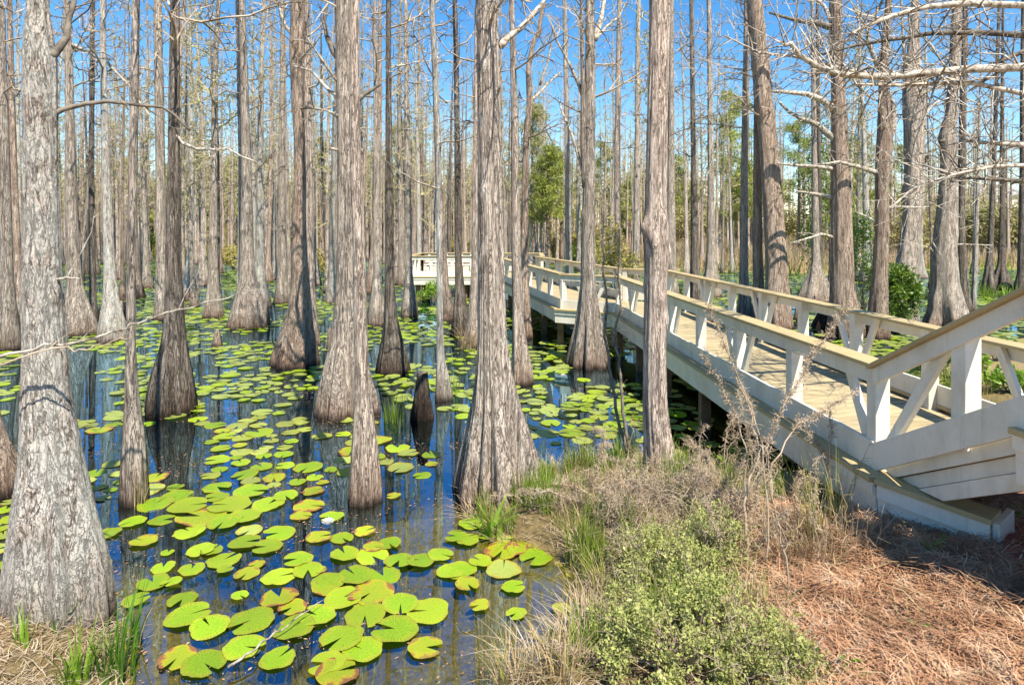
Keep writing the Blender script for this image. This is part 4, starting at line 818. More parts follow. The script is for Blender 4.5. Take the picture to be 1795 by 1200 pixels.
for i, (X, Y, r, kd, man) in enumerate(padpos[:NI]):
    o = bpy.data.objects.new('lily_pad', rng.choice(PM[kd])); COL.objects.link(o); o.location = (X, Y, .006 + (.002 + .014 * rng.random() if man else .006 * rng.random()))
    tl = .03 if man else .01; o.rotation_euler = (rng.gauss(0, tl), rng.gauss(0, tl), rng.uniform(0, 6.28)); o.scale = (r, r * rng.uniform(.92, 1.0), r)
    sz = 'large' if r > .2 else 'small' if r < .15 else 'mid-sized'
    py = HY + EYE * F / Y; px = CX + X / Y * F
    row = 'in the crowded front cluster' if 940 < py and 480 < px < 780 else 'at the front,' if py > 1020 else ''
    tag(o, ('%s %s lily pad %s %s' % (sz, PADN[kd], row, '' if row == 'in the crowded front cluster' else lbl_near(X, Y))).replace('  ', ' ').strip(), 'lily pad', 'lily pads floating on the swamp water')
def pad_stuff(name, lst, mat, label):
    V, Fq = [], []
    for X, Y, r, kd, _ in lst:
        a0 = rng.uniform(0, 6.28); b = len(V); tx, ty = rng.gauss(0, .04), rng.gauss(0, .04); V.append((X, Y, .012)); n = 11
        for j in range(n):
            t = a0 + .2 + (6.283 - .4) * j / (n - 1); dx, dy = r * math.cos(t), r * math.sin(t); V.append((X + dx, Y + dy, .012 + dx * tx + dy * ty + rng.uniform(0, .012)))
        Fq += [(b, b + 1 + j, b + 2 + j) for j in range(n - 1)]
    o = np_mesh(name, V, Fq, mat); uv = o.data.uv_layers.new(name='uv'); nn = len(o.data.loops); u = np.full((nn, 2), .5, np.float32); u[:, 0] = np.random.RandomState(1).rand(nn); uv.data.foreach_set('uv', u.ravel())
    tag(o, label, 'lily pads', kind='stuff')
rest = padpos[NI:]
pad_stuff('distant_lily_pads', [p for p in rest if p[3] != 'pad'], M['pad_pale'], 'carpet of small pale lily pads covering the far water')
pad_stuff('distant_lily_pads', [p for p in rest if p[3] == 'pad'], M['pad'], 'scattering of small deep green lily pads over the far water')
print('PADS', len(padpos))
def flower(loc, s, label):
    t = thing('water_lily_flower', label, 'flower', loc); g = Geo()
    for ring, (n, el, L) in enumerate(((9, .25, 1.0), (9, .6, .92), (7, .95, .75), (5, 1.25, .55))):
        for j in range(n):
            a = 6.283 * (j + .5 * ring) / n; d = Vector((math.cos(a) * math.cos(el), math.sin(a) * math.cos(el), math.sin(el))); sd_ = Vector((-math.sin(a), math.cos(a), 0)); b = len(g.V); L_ = L * .075 * s
            up = Vector((-math.cos(a) * math.sin(el), -math.sin(a) * math.sin(el), math.cos(el)))
            for t_, wd in ((.05, .15), (.4, .2), (.75, .15), (1, .01)):
                q = d * L_ * t_ + up * L_ * .25 * t_ * t_ + Vector((0, 0, .012)); g.V += [q - sd_ * L_ * wd, q - up * L_ * .05, q + sd_ * L_ * wd]
            for k in range(3): g.Fc += [(b + 3 * k, b + 3 * k + 1, b + 3 * k + 4, b + 3 * k + 3), (b + 3 * k + 1, b + 3 * k + 2, b + 3 * k + 5, b + 3 * k + 4)]
    g.build('petals', M['petal'], t, True); g = Geo()
    for j in range(24):
        a = rng.uniform(0, 6.28); r = rng.uniform(0, .014) * s; g.tube([Vector((r * math.cos(a), r * math.sin(a), .02 * s)), Vector((r * 1.5 * math.cos(a), r * 1.5 * math.sin(a), .042 * s))], [.002, .0015], 4)
    g.build('stamens', M['stamen'], t)
c = gp(575, 922); flower((c.x, c.y, .015), 1.05, 'white open water lily flower among pads left of the pinkish pole')
c = gp(987, 661); flower((c.x, c.y, .015), .9, 'tiny white water lily flower far off in front of the forked cypress')

# ------------------------------------------------------------------ cypress knees and sticks
def knee(px, py, wpx, hpx, label, mat='bark_dark', seed=0, flat=False):
    Z = depth(py); b = gp(px, py); h = hpx / F * Z; r = wpx / F * Z / 2; rg_ = random.Random(seed); t = thing('cypress_knee', label, 'cypress knee', b, 'cypress knees')
    zs = [-.3, 0, h * .3, h * .6, h * .85, h]; lx = rg_.uniform(-.2, .2) * r
    trunk_mesh('stump', M[mat], t, zs, [0, 0, lx * .3, lx * .7, lx, lx * 1.3], [0] * 6, [r * 1.1, r, r * .78, r * .6, r * .5, r * (.42 if flat else .05)], 18, .3, seed, .07, max(.02, h / 12))
    if flat: g = Geo(); g.tube([Vector((lx * 1.3, 0, h - .03)), Vector((lx * 1.3, 0, h))], [r * .42, r * .38], 10); g.build('broken_top', M['bark_red'], t)
for i, a in enumerate([(738, 733, 40, 80, 'dark jagged stump by the grass left of the great centre trunk', 'char', True), (380, 608, 16, 32, 'small pale knee in the lilies right of the dark straight trunk', 'bark'), (282, 540, 14, 30, 'whitish broken knee beside the dark straight trunk', 'bark_pale', True), (330, 528, 14, 22, 'small reddish knee in far water right of the dark trunk', 'bark_red'),
        (578, 612, 14, 40, 'brown knee between the curving cypress and the bell-based one', 'bark_red'), (215, 556, 20, 30, 'squat reddish knee behind the slender pale pole', 'bark_red'), (245, 522, 14, 26, 'thin knee to the right of the slender pale pole', 'bark_dark'), (1413, 528, 26, 30, 'cluster knee beside the vine-clothed cypress', 'bark'),
        (1205, 560, 24, 26, 'brown knee seen through the boardwalk rails', 'bark_red'), (1450, 575, 46, 46, 'dark leaning stump behind the boardwalk railing near the heavy limbed cypress', 'char', True), (1398, 560, 14, 28, 'small knee through the railing right of the thick reddish cypress', 'bark_red'), (1765, 510, 18, 16, 'low knobbly knee at the foot of the right-edge trees', 'bark_dark')]):
    knee(*a[:4], a[4], a[5], 500 + i, len(a) > 6)
def stick(name, label, cat, pts, Zs, w0, mat, lev, dens, L, seed, fluff=0, group=None):
    rg_ = random.Random(seed); P = [at(x, y, Z) for (x, y), Z in zip(pts, Zs)]; b = P[0].copy(); t = thing(name, label, cat, b, group); g = Geo(); fp, fr_ = [], []; r0 = w0 / F * Zs[0] / 2; n = len(P)
    for i in range(n - 1):
        for s in range(4):
            tt = (i + s / 4) / (n - 1); fp.append(P[i].lerp(P[i + 1], s / 4) - b + Vector([rg_.gauss(0, .009) for _ in range(3)])); fr_.append(r0 * (1 - .7 * tt))
    fp.append(P[-1] - b); fr_.append(r0 * .2); g.tube(fp, fr_, 6); twigs(g, fp[2:], r0 * .6, r0 * .2, rg_, lev, dens, L); g.build('stem', M[mat], t, True)
    if fluff > 40:
        g = Geo()
        for _ in range(fluff):
            u = rg_.uniform(.35, 1) ** .8 * (len(fp) - 1); i = min(int(u), len(fp) - 2); q = fp[i].lerp(fp[i + 1], u - i); d = Vector((rg_.gauss(0, 1), rg_.gauss(0, 1), rg_.gauss(.2, .8))).normalized(); l = rg_.uniform(.02, .075)
            q2 = q + d * l; g.tube([q, q2], [.0016, .0008], 3, False)
            for _k in range(3): g.leaf(q.lerp(q2, rg_.uniform(.3, 1)), Vector((rg_.gauss(0, 1), rg_.gauss(0, 1), rg_.gauss(0, 1))), Vector((rg_.gauss(0, 1), rg_.gauss(0, 1), 1)), rg_.uniform(.008, .02), .007)
        g.build('seed_heads', M['dead'], t)
    return t
stick('fallen_branch', 'grey dead branch with thin twigs lodged across the massive trunk and the pale pole', 'branch', [(-15, 628), (60, 610), (125, 603), (165, 592), (205, 578), (255, 560), (288, 550), (345, 536), (400, 520), (455, 507)], [4.55, 4.58, 4.6, 4.62, 4.65, 4.7, 4.72, 4.76, 4.8, 4.85], 6, 'limb', 2, 5.5, .42, 1)
stick('fallen_branch', 'thin pale branch sagging in front of the massive trunk beneath the thicker one', 'branch', [(-10, 640), (50, 622), (110, 606), (150, 612), (190, 598), (235, 590)], [4.5, 4.52, 4.55, 4.58, 4.6, 4.6], 4, 'dead', 2, 6, .35, 2)
stick('fallen_twig', 'pale forked stick lying across the front lily pads', 'twig', [(398, 1168), (440, 1140), (482, 1108), (520, 1082), (568, 1050)], [depth(1168, .07), depth(1140, .09), depth(1108, .09), depth(1082, .09), depth(1050, .09)], 5, 'limb', 1, 1.6, .2, 3)
DW = 'dead weed stalks on the bank'
for i, (lb, pts, Z, w_, fl) in enumerate([
        ('dead stalk with drooping plume crossing the boardwalk fascia, leftmost', [(1305, 890), (1312, 800), (1292, 730), (1262, 672), (1232, 622)], 5.6, 5, 170),
        ('tall dead stalk reaching highest over the near railing on its left', [(1322, 870), (1338, 790), (1312, 700), (1272, 610), (1240, 535)], 5.5, 5, 170),
        ('dead stalk with feathery pinkish tip leaning right over the railing', [(1345, 1000), (1346, 900), (1338, 800), (1378, 700), (1432, 615), (1492, 528)], 5.0, 5, 300),
        ('dead stalk bending far right in front of the ramp corner post', [(1352, 880), (1352, 810), (1400, 745), (1450, 716), (1505, 684)], 5.1, 5, 170),
        ('straight bleached stalk rising from the pine straw', [(1388, 1060), (1372, 950), (1352, 860), (1342, 780)], 4.6, 5, 30), ('pale forked stalk behind the green shrub', [(1312, 980), (1305, 880), (1330, 800), (1318, 730), (1290, 660)], 5.2, 6, 60),
        ('furry grey dead stalk arching right of the burled trunk', [(1262, 880), (1252, 830), (1232, 795), (1208, 778)], 7.0, 16, 320), ('arching dead plume left of the burled trunk', [(1090, 985), (1072, 925), (1030, 885), (965, 862), (905, 862)], 6.4, 6, 240),
        ('short arching dead plume touching the great trunk base', [(1070, 930), (1050, 880), (1010, 850), (965, 848), (942, 870)], 6.8, 6, 300), ('drooping feathery plume at the water edge by the great trunk', [(935, 905), (905, 868), (870, 868), (848, 888), (842, 910)], 6.9, 6, 320),
        ('fluffy dead stalk lying along the bottom of the picture', [(1180, 1185), (1100, 1170), (1030, 1150), (950, 1130)], 4.15, 7, 300), ('dead stalk leaning across the clear water inlet', [(1060, 1100), (1010, 1040), (975, 985)], 5.0, 3, 20), ('bleached upright stem among dry grass near the curb', [(1440, 1000), (1425, 900), (1432, 800)], 5.0, 4, 40)]):
    stick('dead_weed', lb, 'dead weed', pts, [Z + .06 * k for k in range(len(pts))], w_ * (.75 if w_ < 6 else 1), 'dead', 2, 13, .17, 600 + i, int(fl * 1.7), DW)
rg = random.Random(31)
for i in range(26):
    px, py = rg.uniform(1270, 1500), rg.uniform(860, 1010); h_ = rg.uniform(70, 210); dx = rg.uniform(-70, 70); Z = depth(py, .45)
    stick('dead_weed', 'thin bleached dead stalk among the dry grass in front of the boardwalk', 'dead weed', [(px, py), (px + dx * .2 + rg.uniform(-12, 12), py - h_ * .35), (px + dx * .5 + rg.uniform(-12, 12), py - h_ * .7), (px + dx, py - h_)], [Z + .02 * q for q in range(4)], rg.uniform(1.6, 3.4), rg.choice(('dead', 'straw')), 2, 12, .15, 1200 + i, rg.choice((30, 90, 150)), 'thin dead stalks by the boardwalk')
for i in range(34):
    px, py = rg.uniform(1040, 1290), rg.uniform(860, 960); h_ = rg.uniform(50, 150); dx = rg.uniform(-60, 60); Z = depth(py, .3)
    stick('dead_weed', 'thin arching dead stalk among the weeds around the burled trunk', 'dead weed', [(px, py), (px + dx * .2 + rg.uniform(-9, 9), py - h_ * .4), (px + dx * .55 + rg.uniform(-9, 9), py - h_ * .8), (px + dx, py - h_ * rg.uniform(.75, 1.05))], [Z + .02 * q for q in range(4)], rg.uniform(1.6, 3), rg.choice(('dead', 'straw')), 2, 13, .14, 1300 + i, rg.choice((30, 90, 140)), 'thin dead stalks around the burled trunk')
for i, (lb, pts, Z) in enumerate([('reddish dead vine climbing in front of the landing, left strand', [(1100, 800), (1084, 735), (1070, 660), (1060, 590), (1064, 520), (1056, 470), (1058, 400), (1052, 330)], 8.2), ('reddish dead vine strand nearer the burled trunk', [(1102, 790), (1092, 720), (1086, 640), (1074, 590), (1088, 540), (1084, 470), (1086, 400)], 8.3)]):
    stick('dead_vine', lb, 'vine', pts, [Z] * len(pts), 7, 'limb_dark', 2, 7, .22, 640 + i, 520)

# ------------------------------------------------------------------ grasses
def tuft(name, label, loc, n, h, spread, mat, wd, bend, seed, group=None, mix=None, cat='grass tuft'):
    rg_ = random.Random(seed); t = thing(name, label, cat, loc, group); gs = {}
    for _ in range(n):
        a = rg_.uniform(0, 6.28); q = spread * rg_.random() ** .7; p = Vector((math.cos(a) * q, math.sin(a) * q, -.03)); a2 = a + rg_.gauss(0, .7)
        m = mat if not mix or rg_.random() > mix[1] else mix[0]
        gs.setdefault(m, Geo()).blade(p, Vector((math.cos(a2), math.sin(a2), 0)), h * rg_.uniform(.45, 1.1), wd * rg_.uniform(.6, 1.3), rg_.uniform(.05, 1) * bend, 4)
    for m, g in gs.items(): g.build('blades' if m == mat else 'dry_blades', M[m], t)
    return t
def on(px, py, h0=.1):
    h = h0
    for _ in range(6): c = gp(px, py, h); h = max(0, hgt(c.x, c.y))
    return (c.x, c.y, h)
for i, (lb, px, py, hp, n, sp_, m, wd, bd, mx) in enumerate([
    ('broad-bladed green plant at the bottom left beside the massive trunk', 205, 1190, 170, 46, .12, 'broad', .011, .5, ('straw', .1)), ('broad green blades left of the bigger clump at the bottom left', 140, 1195, 120, 26, .1, 'bright', .012, .6, None), ('fresh green blades at the foot of the massive trunk', 232, 1130, 110, 24, .07, 'broad', .009, .5, ('straw', .2)),
    ('small green sprout in the left bottom corner', 40, 1130, 80, 16, .05, 'bright', .010, .7, None), ('low green sprout in straw left of the broad blades', 95, 1105, 60, 14, .06, 'broad', .009, .8, None), ('little sprout at the lowest left edge', 110, 1198, 50, 12, .05, 'bright', .01, .8, None), ('wispy dry tuft at the bottom left in front of the massive trunk', 60, 1170, 50, 60, .25, 'straw', .004, 1.5, None),
    ('yellow-green reed tuft around the slender pale pole', 243, 884, 90, 40, .07, 'reed', .005, .5, ('straw', .4)), ('tall yellow-green reed clump in front of the curb', 1425, 960, 165, 44, .07, 'reed', .006, .35, ('straw', .25)), ('second reed clump nearer the ramp corner', 1468, 920, 150, 40, .07, 'reed', .006, .4, ('straw', .35)),
    ('green reeds standing in water by the jagged stump', 692, 738, 60, 44, .22, 'grass', .008, .3, None), ('green reeds behind the thin whitish cypress', 790, 690, 55, 50, .25, 'grass', .008, .5, None), ('thin green blades standing alone in open water', 482, 832, 50, 10, .08, 'reed', .004, .25, None), ('arching dry grass tuft at the foot of the pale slim cypress', 818, 612, 60, 80, .22, 'straw', .008, 1.3, None),
    ('yellow reeds beside the leaning charcoal cypress', 800, 560, 40, 40, .3, 'reed', .012, .9, None), ('green reeds by the knees in the right background', 1735, 520, 34, 70, .8, 'grass', .02, .5, None), ('bright grass clump under the right-edge trees', 1770, 522, 30, 60, .8, 'bright', .02, .6, None),
    ('big-leaved water plant between the great trunk and the bank', 862, 940, 85, 16, .1, 'bright', .035, .9, None), ('dry pale grass clump at the bottom centre water edge', 905, 1195, 85, 110, .16, 'straw', .004, 1.0, ('reed', .2)), ('dry pale grass clump at the bottom beside the inlet', 985, 1185, 90, 120, .16, 'straw', .004, 1.2, ('reed', .12)),
    ('dry straw-coloured grass mass in front of the curb', 1450, 965, 110, 240, .3, 'straw', .005, 1.1, ('dead', .3)), ('dry straw grass right under the ramp corner', 1500, 950, 80, 140, .2, 'dead', .005, 1.3, None), ('dry grass clump beside the bleached stalk', 1385, 985, 90, 150, .25, 'dead', .005, 1.1, ('straw', .4))]):
    tuft('grass_tuft', lb, on(px, py), n, hp / F * on(px, py)[1], sp_, m, wd, bd, 700 + i, None, mx)
# tufts along the grassy spit, copied from a few kinds
TP = [tuft('grass_tuft', 'upright green grass tuft on the wet spit between the great trunk and the burled trunk', (0, 0, 0), 60, .44, .13, 'grass', .007, .35, 760, None, ('reed', .35)), tuft('grass_tuft', 'mixed green and dry grass tuft on the wet spit', (0, 0, 0), 60, .34, .15, 'reed', .005, .7, 761, None, ('straw', .5)),
      tuft('grass_tuft', 'matted dry brown grass tuft on the bank by the burled trunk', (0, 0, 0), 110, .30, .2, 'dead', .0045, 1.4, 762, None, ('straw', .4)), tuft('grass_tuft', 'matted pale dry grass tuft on the bank', (0, 0, 0), 110, .26, .22, 'straw', .0045, 1.5, 763, None, ('dead', .5))]
rg = random.Random(9); cnt = [0] * 4; k = 0
while k < 190:
    X, Y = rg.uniform(-.4, 4.2), rg.uniform(4.4, 8.7); d = float(sdist(np.array([X]), np.array([Y]))[0])
    if d < -.08 or (Y < 6.2 and X > 1.9) or (X > 2.9 and Y < 5.8): continue
    px = CX + X / Y * F; k += 1
    j = rg.choices(range(4), (.52, .30, .08, .10) if px < 1060 and Y > 5.6 else (.26, .26, .28, .20))[0]; g_ = 'grass tufts on the bank'
    loc = (X, Y, max(0, hgt(X, Y))); s = rg.uniform(.65, 1.2)
    if cnt[j] == 0: TP[j].location = loc; TP[j]['group'] = g_
    else: copy_tree(TP[j], loc, rg.uniform(0, 6.28), s, None, g_)
    cnt[j] += 1
for k in range(46):
    X, Y = rg.uniform(6.0, 13), rg.uniform(7.5, 17)
    if float(sdist(np.array([X]), np.array([Y]))[0]) < .1: continue
    copy_tree(TP[rg.choice((0, 1, 1, 3))], (X, Y, hgt(X, Y)), rg.uniform(0, 6.28), rg.uniform(.8, 1.4), 'grass tuft on the far bank seen through the ramp railings', 'grass tufts beyond the ramp')
# tangles of dead weed round the burled trunk
for i, (px, py, w_, h_, n, lb) in enumerate([(1110, 905, .40, .56, 560, 'tangle of dead weeds heaped on the left of the burled trunk foot'), (1210, 900, .44, .55, 560, 'tangle of dead weeds heaped on the right of the burled trunk foot'), (1160, 960, .40, .3, 320, 'loose dead weeds in front of the burled trunk'), (1010, 890, .26, .24, 130, 'low tangle of dead weeds between the great trunk and the burled trunk'), (950, 880, .22, .22, 110, 'low tangle of dead weeds at the right side of the great trunk base'), (1300, 920, .3, .35, 240, 'tangle of dead weeds under the boardwalk fascia')]):
    rg_ = random.Random(800 + i); t = thing('dead_weed_tangle', lb, 'dead weeds', on(px, py)); g = Geo()
    for _ in range(n):
        a = rg_.uniform(0, 6.28); q = w_ * rg_.random() ** .6; p = Vector((math.cos(a) * q, math.sin(a) * q, rg_.uniform(-.02, h_ * .55))); d = Vector((rg_.gauss(0, 1), rg_.gauss(0, 1), rg_.gauss(.25, .7)))
        c = curve(p, d, rg_.uniform(.1, .38), 4, .3, rg_, -.06); r = rg_.uniform(.0012, .003); g.tube(c, [r, r, r * .8, r * .6, r * .3], 3, False)
    g.build('stems', M['dead'], t); g = Geo()
    for _ in range(n * 3):
        a = rg_.uniform(0, 6.28); q = w_ * rg_.random() ** .6; p = Vector((math.cos(a) * q, math.sin(a) * q, rg_.uniform(0, h_ * (1 - .5 * q / w_)))); g.leaf(p, Vector((rg_.gauss(0, 1), rg_.gauss(0, 1), rg_.gauss(0, 1))), Vector((rg_.gauss(0, 1), rg_.gauss(0, 1), 1)), rg_.uniform(.012, .035), .008)
    g.build('dry_leaves', M['dead'], t)

# the small-leaved shrubs on the bank
def shrub(label, px, py, rx, ry, rz, n, seed, h0=.3):
    loc = on(px, py, h0); rg_ = random.Random(seed); t = thing('leafy_shrub', label, 'shrub', loc, 'shrubs on the bank'); g = Geo(); C = []
    for i in range(120):
        a = rg_.uniform(0, 6.28); q = rg_.random() ** .5 * 1.05; z = math.sqrt(max(0.02, 1.12 - q * q)) * rg_.uniform(.3, 1.12); c = Vector((math.cos(a) * q * rx, math.sin(a) * q * ry, z * rz))
        cv = curve((c.x * .35, c.y * .35, -.03), c - Vector((c.x * .35, c.y * .35, 0)) + Vector((0, 0, .12)), max(.1, (c - Vector((c.x * .35, c.y * .35, 0))).length), 4, .14, rg_); g.tube(cv, [.007, .006, .005, .004, .002], 4, False); twigs(g, cv, .005, .002, rg_, 1, 9, .16)
        C.append((*c, rg_.uniform(.035, .10), rg_.uniform(.035, .10), rg_.uniform(.04, .11)))
    leaf_cloud('foliage', M['shrub'], t, C, n * 2 // 3, .022, .013, seed, .6); leaf_cloud('large_foliage', M['shrub'], t, C, n // 7, .031, .017, seed + 50, .7)
    for i in range(60):
        a = rg_.uniform(0, 6.28); q = rg_.random() ** .5; p = Vector((math.cos(a) * q * rx, math.sin(a) * q * ry, rz * rg_.uniform(.3, .9))); cv = curve(p, (math.cos(a) * .6, math.sin(a) * .6, rg_.uniform(.4, 1.2)), rg_.uniform(.1, .3), 4, .25, rg_); g.tube(cv, [.0024, .002, .0018, .0014, .0008], 3, False); twigs(g, cv, .002, .001, rg_, 1, 16, .09)
    g.build('stems', M['dead'], t)
shrub('pale green small-leaved shrub spreading at the front of the bank', 1230, 1160, .62, .42, .42, 15000, 900)
shrub('pale green shrub right behind the front one, against the dead weeds', 1200, 1035, .5, .45, .42, 13000, 901)
shrub('pale green shrub in the bottom right foreground near the pine straw', 1350, 1195, .34, .3, .25, 7000, 902)
shrub('small pale green shrub overhanging the clear inlet', 1110, 1110, .3, .25, .3, 6000, 903)
shrub('sparse pale shrub shoots among dead weeds below the burled trunk', 1255, 985, .36, .34, .40, 5200, 904)
shrub('small shrub shoots left of the burled trunk foot', 1125, 1005, .28, .28, .34, 3600, 905)
def sprig(label, px, py, s, seed, mat='bright', n=9):
    rg_ = random.Random(seed); t = thing('leafy_sprig', label, 'plant', on(px, py, .6), 'green sprigs on the bank'); g = Geo(); gl = Geo()
    for _ in range(n):
        a = rg_.uniform(0, 6.28); c = curve((0, 0, -.02), (math.cos(a), math.sin(a), rg_.uniform(.3, 1.6)), s * rg_.uniform(.5, 1), 4, .2, rg_); gl.tube(c, [.003, .0025, .002, .0015, .001], 4, False)
        for q in c[1:]:
            for _k in range(3): b = rg_.uniform(0, 6.28); g.leaf(q, Vector((math.cos(b), math.sin(b), rg_.uniform(-.2, .5))), Vector((rg_.gauss(0, .3), rg_.gauss(0, .3), 1)), s * rg_.uniform(.22, .38), s * rg_.uniform(.1, .17))
    g.build('leaves', M[mat], t); gl.build('stems', M[mat], t)
for i, (lb, px, py, s) in enumerate([('bright green leafy sprig at the curb foot', 1640, 968, .16), ('leafy sprig left of the curb sprig in shade', 1585, 962, .11), ('bright sprig among straw at the lower right', 1620, 1105, .13), ('bright leafy sprig right of the front shrub', 1420, 1150, .17), ('sprig at the right rim of the front shrub', 1440, 1085, .14), ('low sprig at the bottom edge right of the shrub', 1490, 1185, .14), ('sprig between the straw and the shrub top', 1400, 1100, .13), ('tiny sprig in the bottom straw', 1560, 1180, .1), ('green sprig beside the brick walk at the right edge', 1788, 905, .14), ('small sprig in the middle of the straw', 1500, 1090, .09)]):
    sprig(lb, px, py, s, 930 + i)

# pine straw and litter
def litter(name, label, n, mat, xr, yr, test, L, wd, seed, zj=.03):
    r_ = np.random.RandomState(seed); X = r_.uniform(*xr, n * 3); Y = r_.uniform(*yr, n * 3); D = sdist(X, Y); ok = test(X, Y, D); X, Y = X[ok][:n], Y[ok][:n]; n = len(X)
    H = height(X, Y); a = r_.rand(n) * 6.283; el = np.abs(r_.normal(0, .22, n)); l = L * (.5 + r_.rand(n)); u = np.stack([np.cos(a) * np.cos(el), np.sin(a) * np.cos(el), np.sin(el)], 1); s = np.stack([-np.sin(a), np.cos(a), np.zeros(n)], 1) * (wd * (.6 + .8 * r_.rand(n)))[:, None]
    P = np.stack([X, Y, H + r_.rand(n) ** 2 * zj], 1); bend = np.stack([-np.sin(a), np.cos(a), -np.abs(r_.normal(0, .3, n))], 1) * (r_.normal(0, .12, n) * l)[:, None]
    p1 = P + u * l[:, None] * .5 + bend; p2 = P + u * l[:, None]; p2[:, 2] = np.maximum(p2[:, 2] - .25 * l * np.sin(el), H); up = np.array([0, 0, .0015])
    V = np.stack([P - s, P + s, p1 + s + up, p1 - s + up, p2 + s * .3, p2 - s * .3], 1).reshape(-1, 3); b = np.arange(n)[:, None] * 6
    Fq = np.concatenate([b + np.array([[0, 1, 2, 3]]), b + np.array([[3, 2, 4, 5]])]); tag(np_mesh(name, V, Fq, mat), label, 'litter', kind='stuff')
litter('pine_straw', 'rusty pine straw strewn over the bank at lower right', 42000, M['needle'], (1.0, 4.6), (2.5, 6.0), lambda X, Y, D: (D > .25) & (X > 1.15 + (Y - 2.5) * .28) & ~((X > 3.55) & (Y > 3.9)), .17, .0027, 1, .06)
litter('dry_stalks', 'pale dry stalks lying on the pine straw', 900, M['straw'], (.6, 4.6), (2.5, 6.2), lambda X, Y, D: (D > .2) & (X > .6 + (Y - 2.5) * .25), .26, .004, 2, .07)
litter('bank_litter', 'brown litter on the wet bank', 5000, M['dead'], (-.5, 4.6), (3.6, 8.8), lambda X, Y, D: (D > .0), .14, .0022, 3, .05)
litter('left_litter', 'dry litter on the left bank corner', 5000, M['dead'], (-6, -1.8), (3.4, 5.6), lambda X, Y, D: (D > .0), .15, .0022, 4, .04)
def flecks(name, label, cat, n, mat, xr, yr, test, size, seed, z=None):
    r_ = np.random.RandomState(seed); X = r_.uniform(*xr, n * 4); Y = r_.uniform(*yr, n * 4); D = sdist(X, Y); ok = test(X, Y, D); X, Y = X[ok][:n], Y[ok][:n]; n = len(X); a = r_.rand(n) * 6.283; sz = size * (.35 + r_.rand(n) ** 2 * 1.2)
    Z = np.full(n, z) if z is not None else height(X, Y) + .02 + .03 * r_.rand(n); P = np.stack([X, Y, Z], 1); tl = 0 if z is not None else .5
    u = np.stack([np.cos(a), np.sin(a), r_.normal(0, tl, n) if tl else np.zeros(n)], 1) * sz[:, None]; v = np.stack([-np.sin(a), np.cos(a), r_.normal(0, tl, n) if tl else np.zeros(n)], 1) * (sz * (.2 + .3 * r_.rand(n)))[:, None]
    V = np.stack([P - u, P + v, P + u, P - v], 1).reshape(-1, 3); tag(np_mesh(name, V, np.arange(4 * n).reshape(n, 4), M[mat]), label, cat, kind='stuff')
clump = lambda X, Y: np.sin(X * 2.3 + 2 * np.sin(Y * 1.9)) + np.sin(Y * 3.1 + 1.7 * np.sin(X * 1.4)) + np.random.RandomState(3).normal(0, .6, len(X))
flecks('floating_debris', 'brown leaf bits and flecks floating between the lily pads', 'debris', 5200, 'needle', (-7, 3), (4.0, 13), lambda X, Y, D: (D < -.03) & (clump(X, Y) > .5), .016, 21, .004)
flecks('floating_debris', 'pale pollen flecks drifting on the near water', 'debris', 3200, 'straw', (-7, 3), (4.0, 13), lambda X, Y, D: (D < -.03) & (clump(X, Y) > .9), .007, 22, .004)
flecks('fallen_leaves', 'curled dead leaves scattered over the bank', 'litter', 420, 'dead', (-.2, 4.6), (2.5, 8.2), lambda X, Y, D: D > .1, .038, 23)
flecks('fallen_leaves', 'small bleached leaf scraps on the pine straw', 'litter', 260, 'straw', (1.0, 4.4), (2.5, 5.6), lambda X, Y, D: D > .2, .028, 24)
# dry marsh grass on the far right shore
def far_grass(name, label, n, mat, xr, yr, test, h, wd, seed):
    r_ = np.random.RandomState(seed); X = r_.uniform(*xr, n * 3); Y = r_.uniform(*yr, n * 3); ok = test(X, Y); X, Y = X[ok][:n], Y[ok][:n]; n = len(X); H = np.maximum(height(X, Y), 0); a = r_.rand(n) * 6.283; hh = h * (.5 + .8 * r_.rand(n)); s = np.stack([np.cos(a), np.sin(a), np.zeros(n)], 1) * wd; P = np.stack([X, Y, H], 1); T = P + np.stack([r_.normal(0, .25, n) * hh, r_.normal(0, .25, n) * hh, hh], 1)
    V = np.stack([P - s, P + s, T + s * .15, T - s * .15], 1).reshape(-1, 3); tag(np_mesh(name, V, np.arange(4 * n).reshape(n, 4), mat), label, 'grass', kind='stuff')
dfar = lambda X, Y: Y - far_shore(X)
far_grass('marsh_grass', 'tan dry marsh grass along the far right shore', 26000, M['straw'], (2, 75), (42, 80), lambda X, Y: (dfar(X, Y) > .5) & (X / Y > .02), .9, .035, 1)
far_grass('marsh_weeds', 'reddish dry marsh weeds beyond the water on the right', 9000, M['dead'], (2, 75), (44, 78), lambda X, Y: (dfar(X, Y) > 2) & (X / Y > .02), 1.2, .03, 2)
far_grass('shore_sedge', 'green sedge fringing the far shore', 9000, M['grass'], (-80, 75), (40, 88), lambda X, Y: (np.abs(dfar(X, Y)) < 1.3), .8, .05, 3)
far_grass('shore_undergrowth', 'yellowish undergrowth at the back of the flooded wood', 12000, M['under'], (-85, 20), (72, 95), lambda X, Y: (dfar(X, Y) > -2), 1.3, .09, 4)

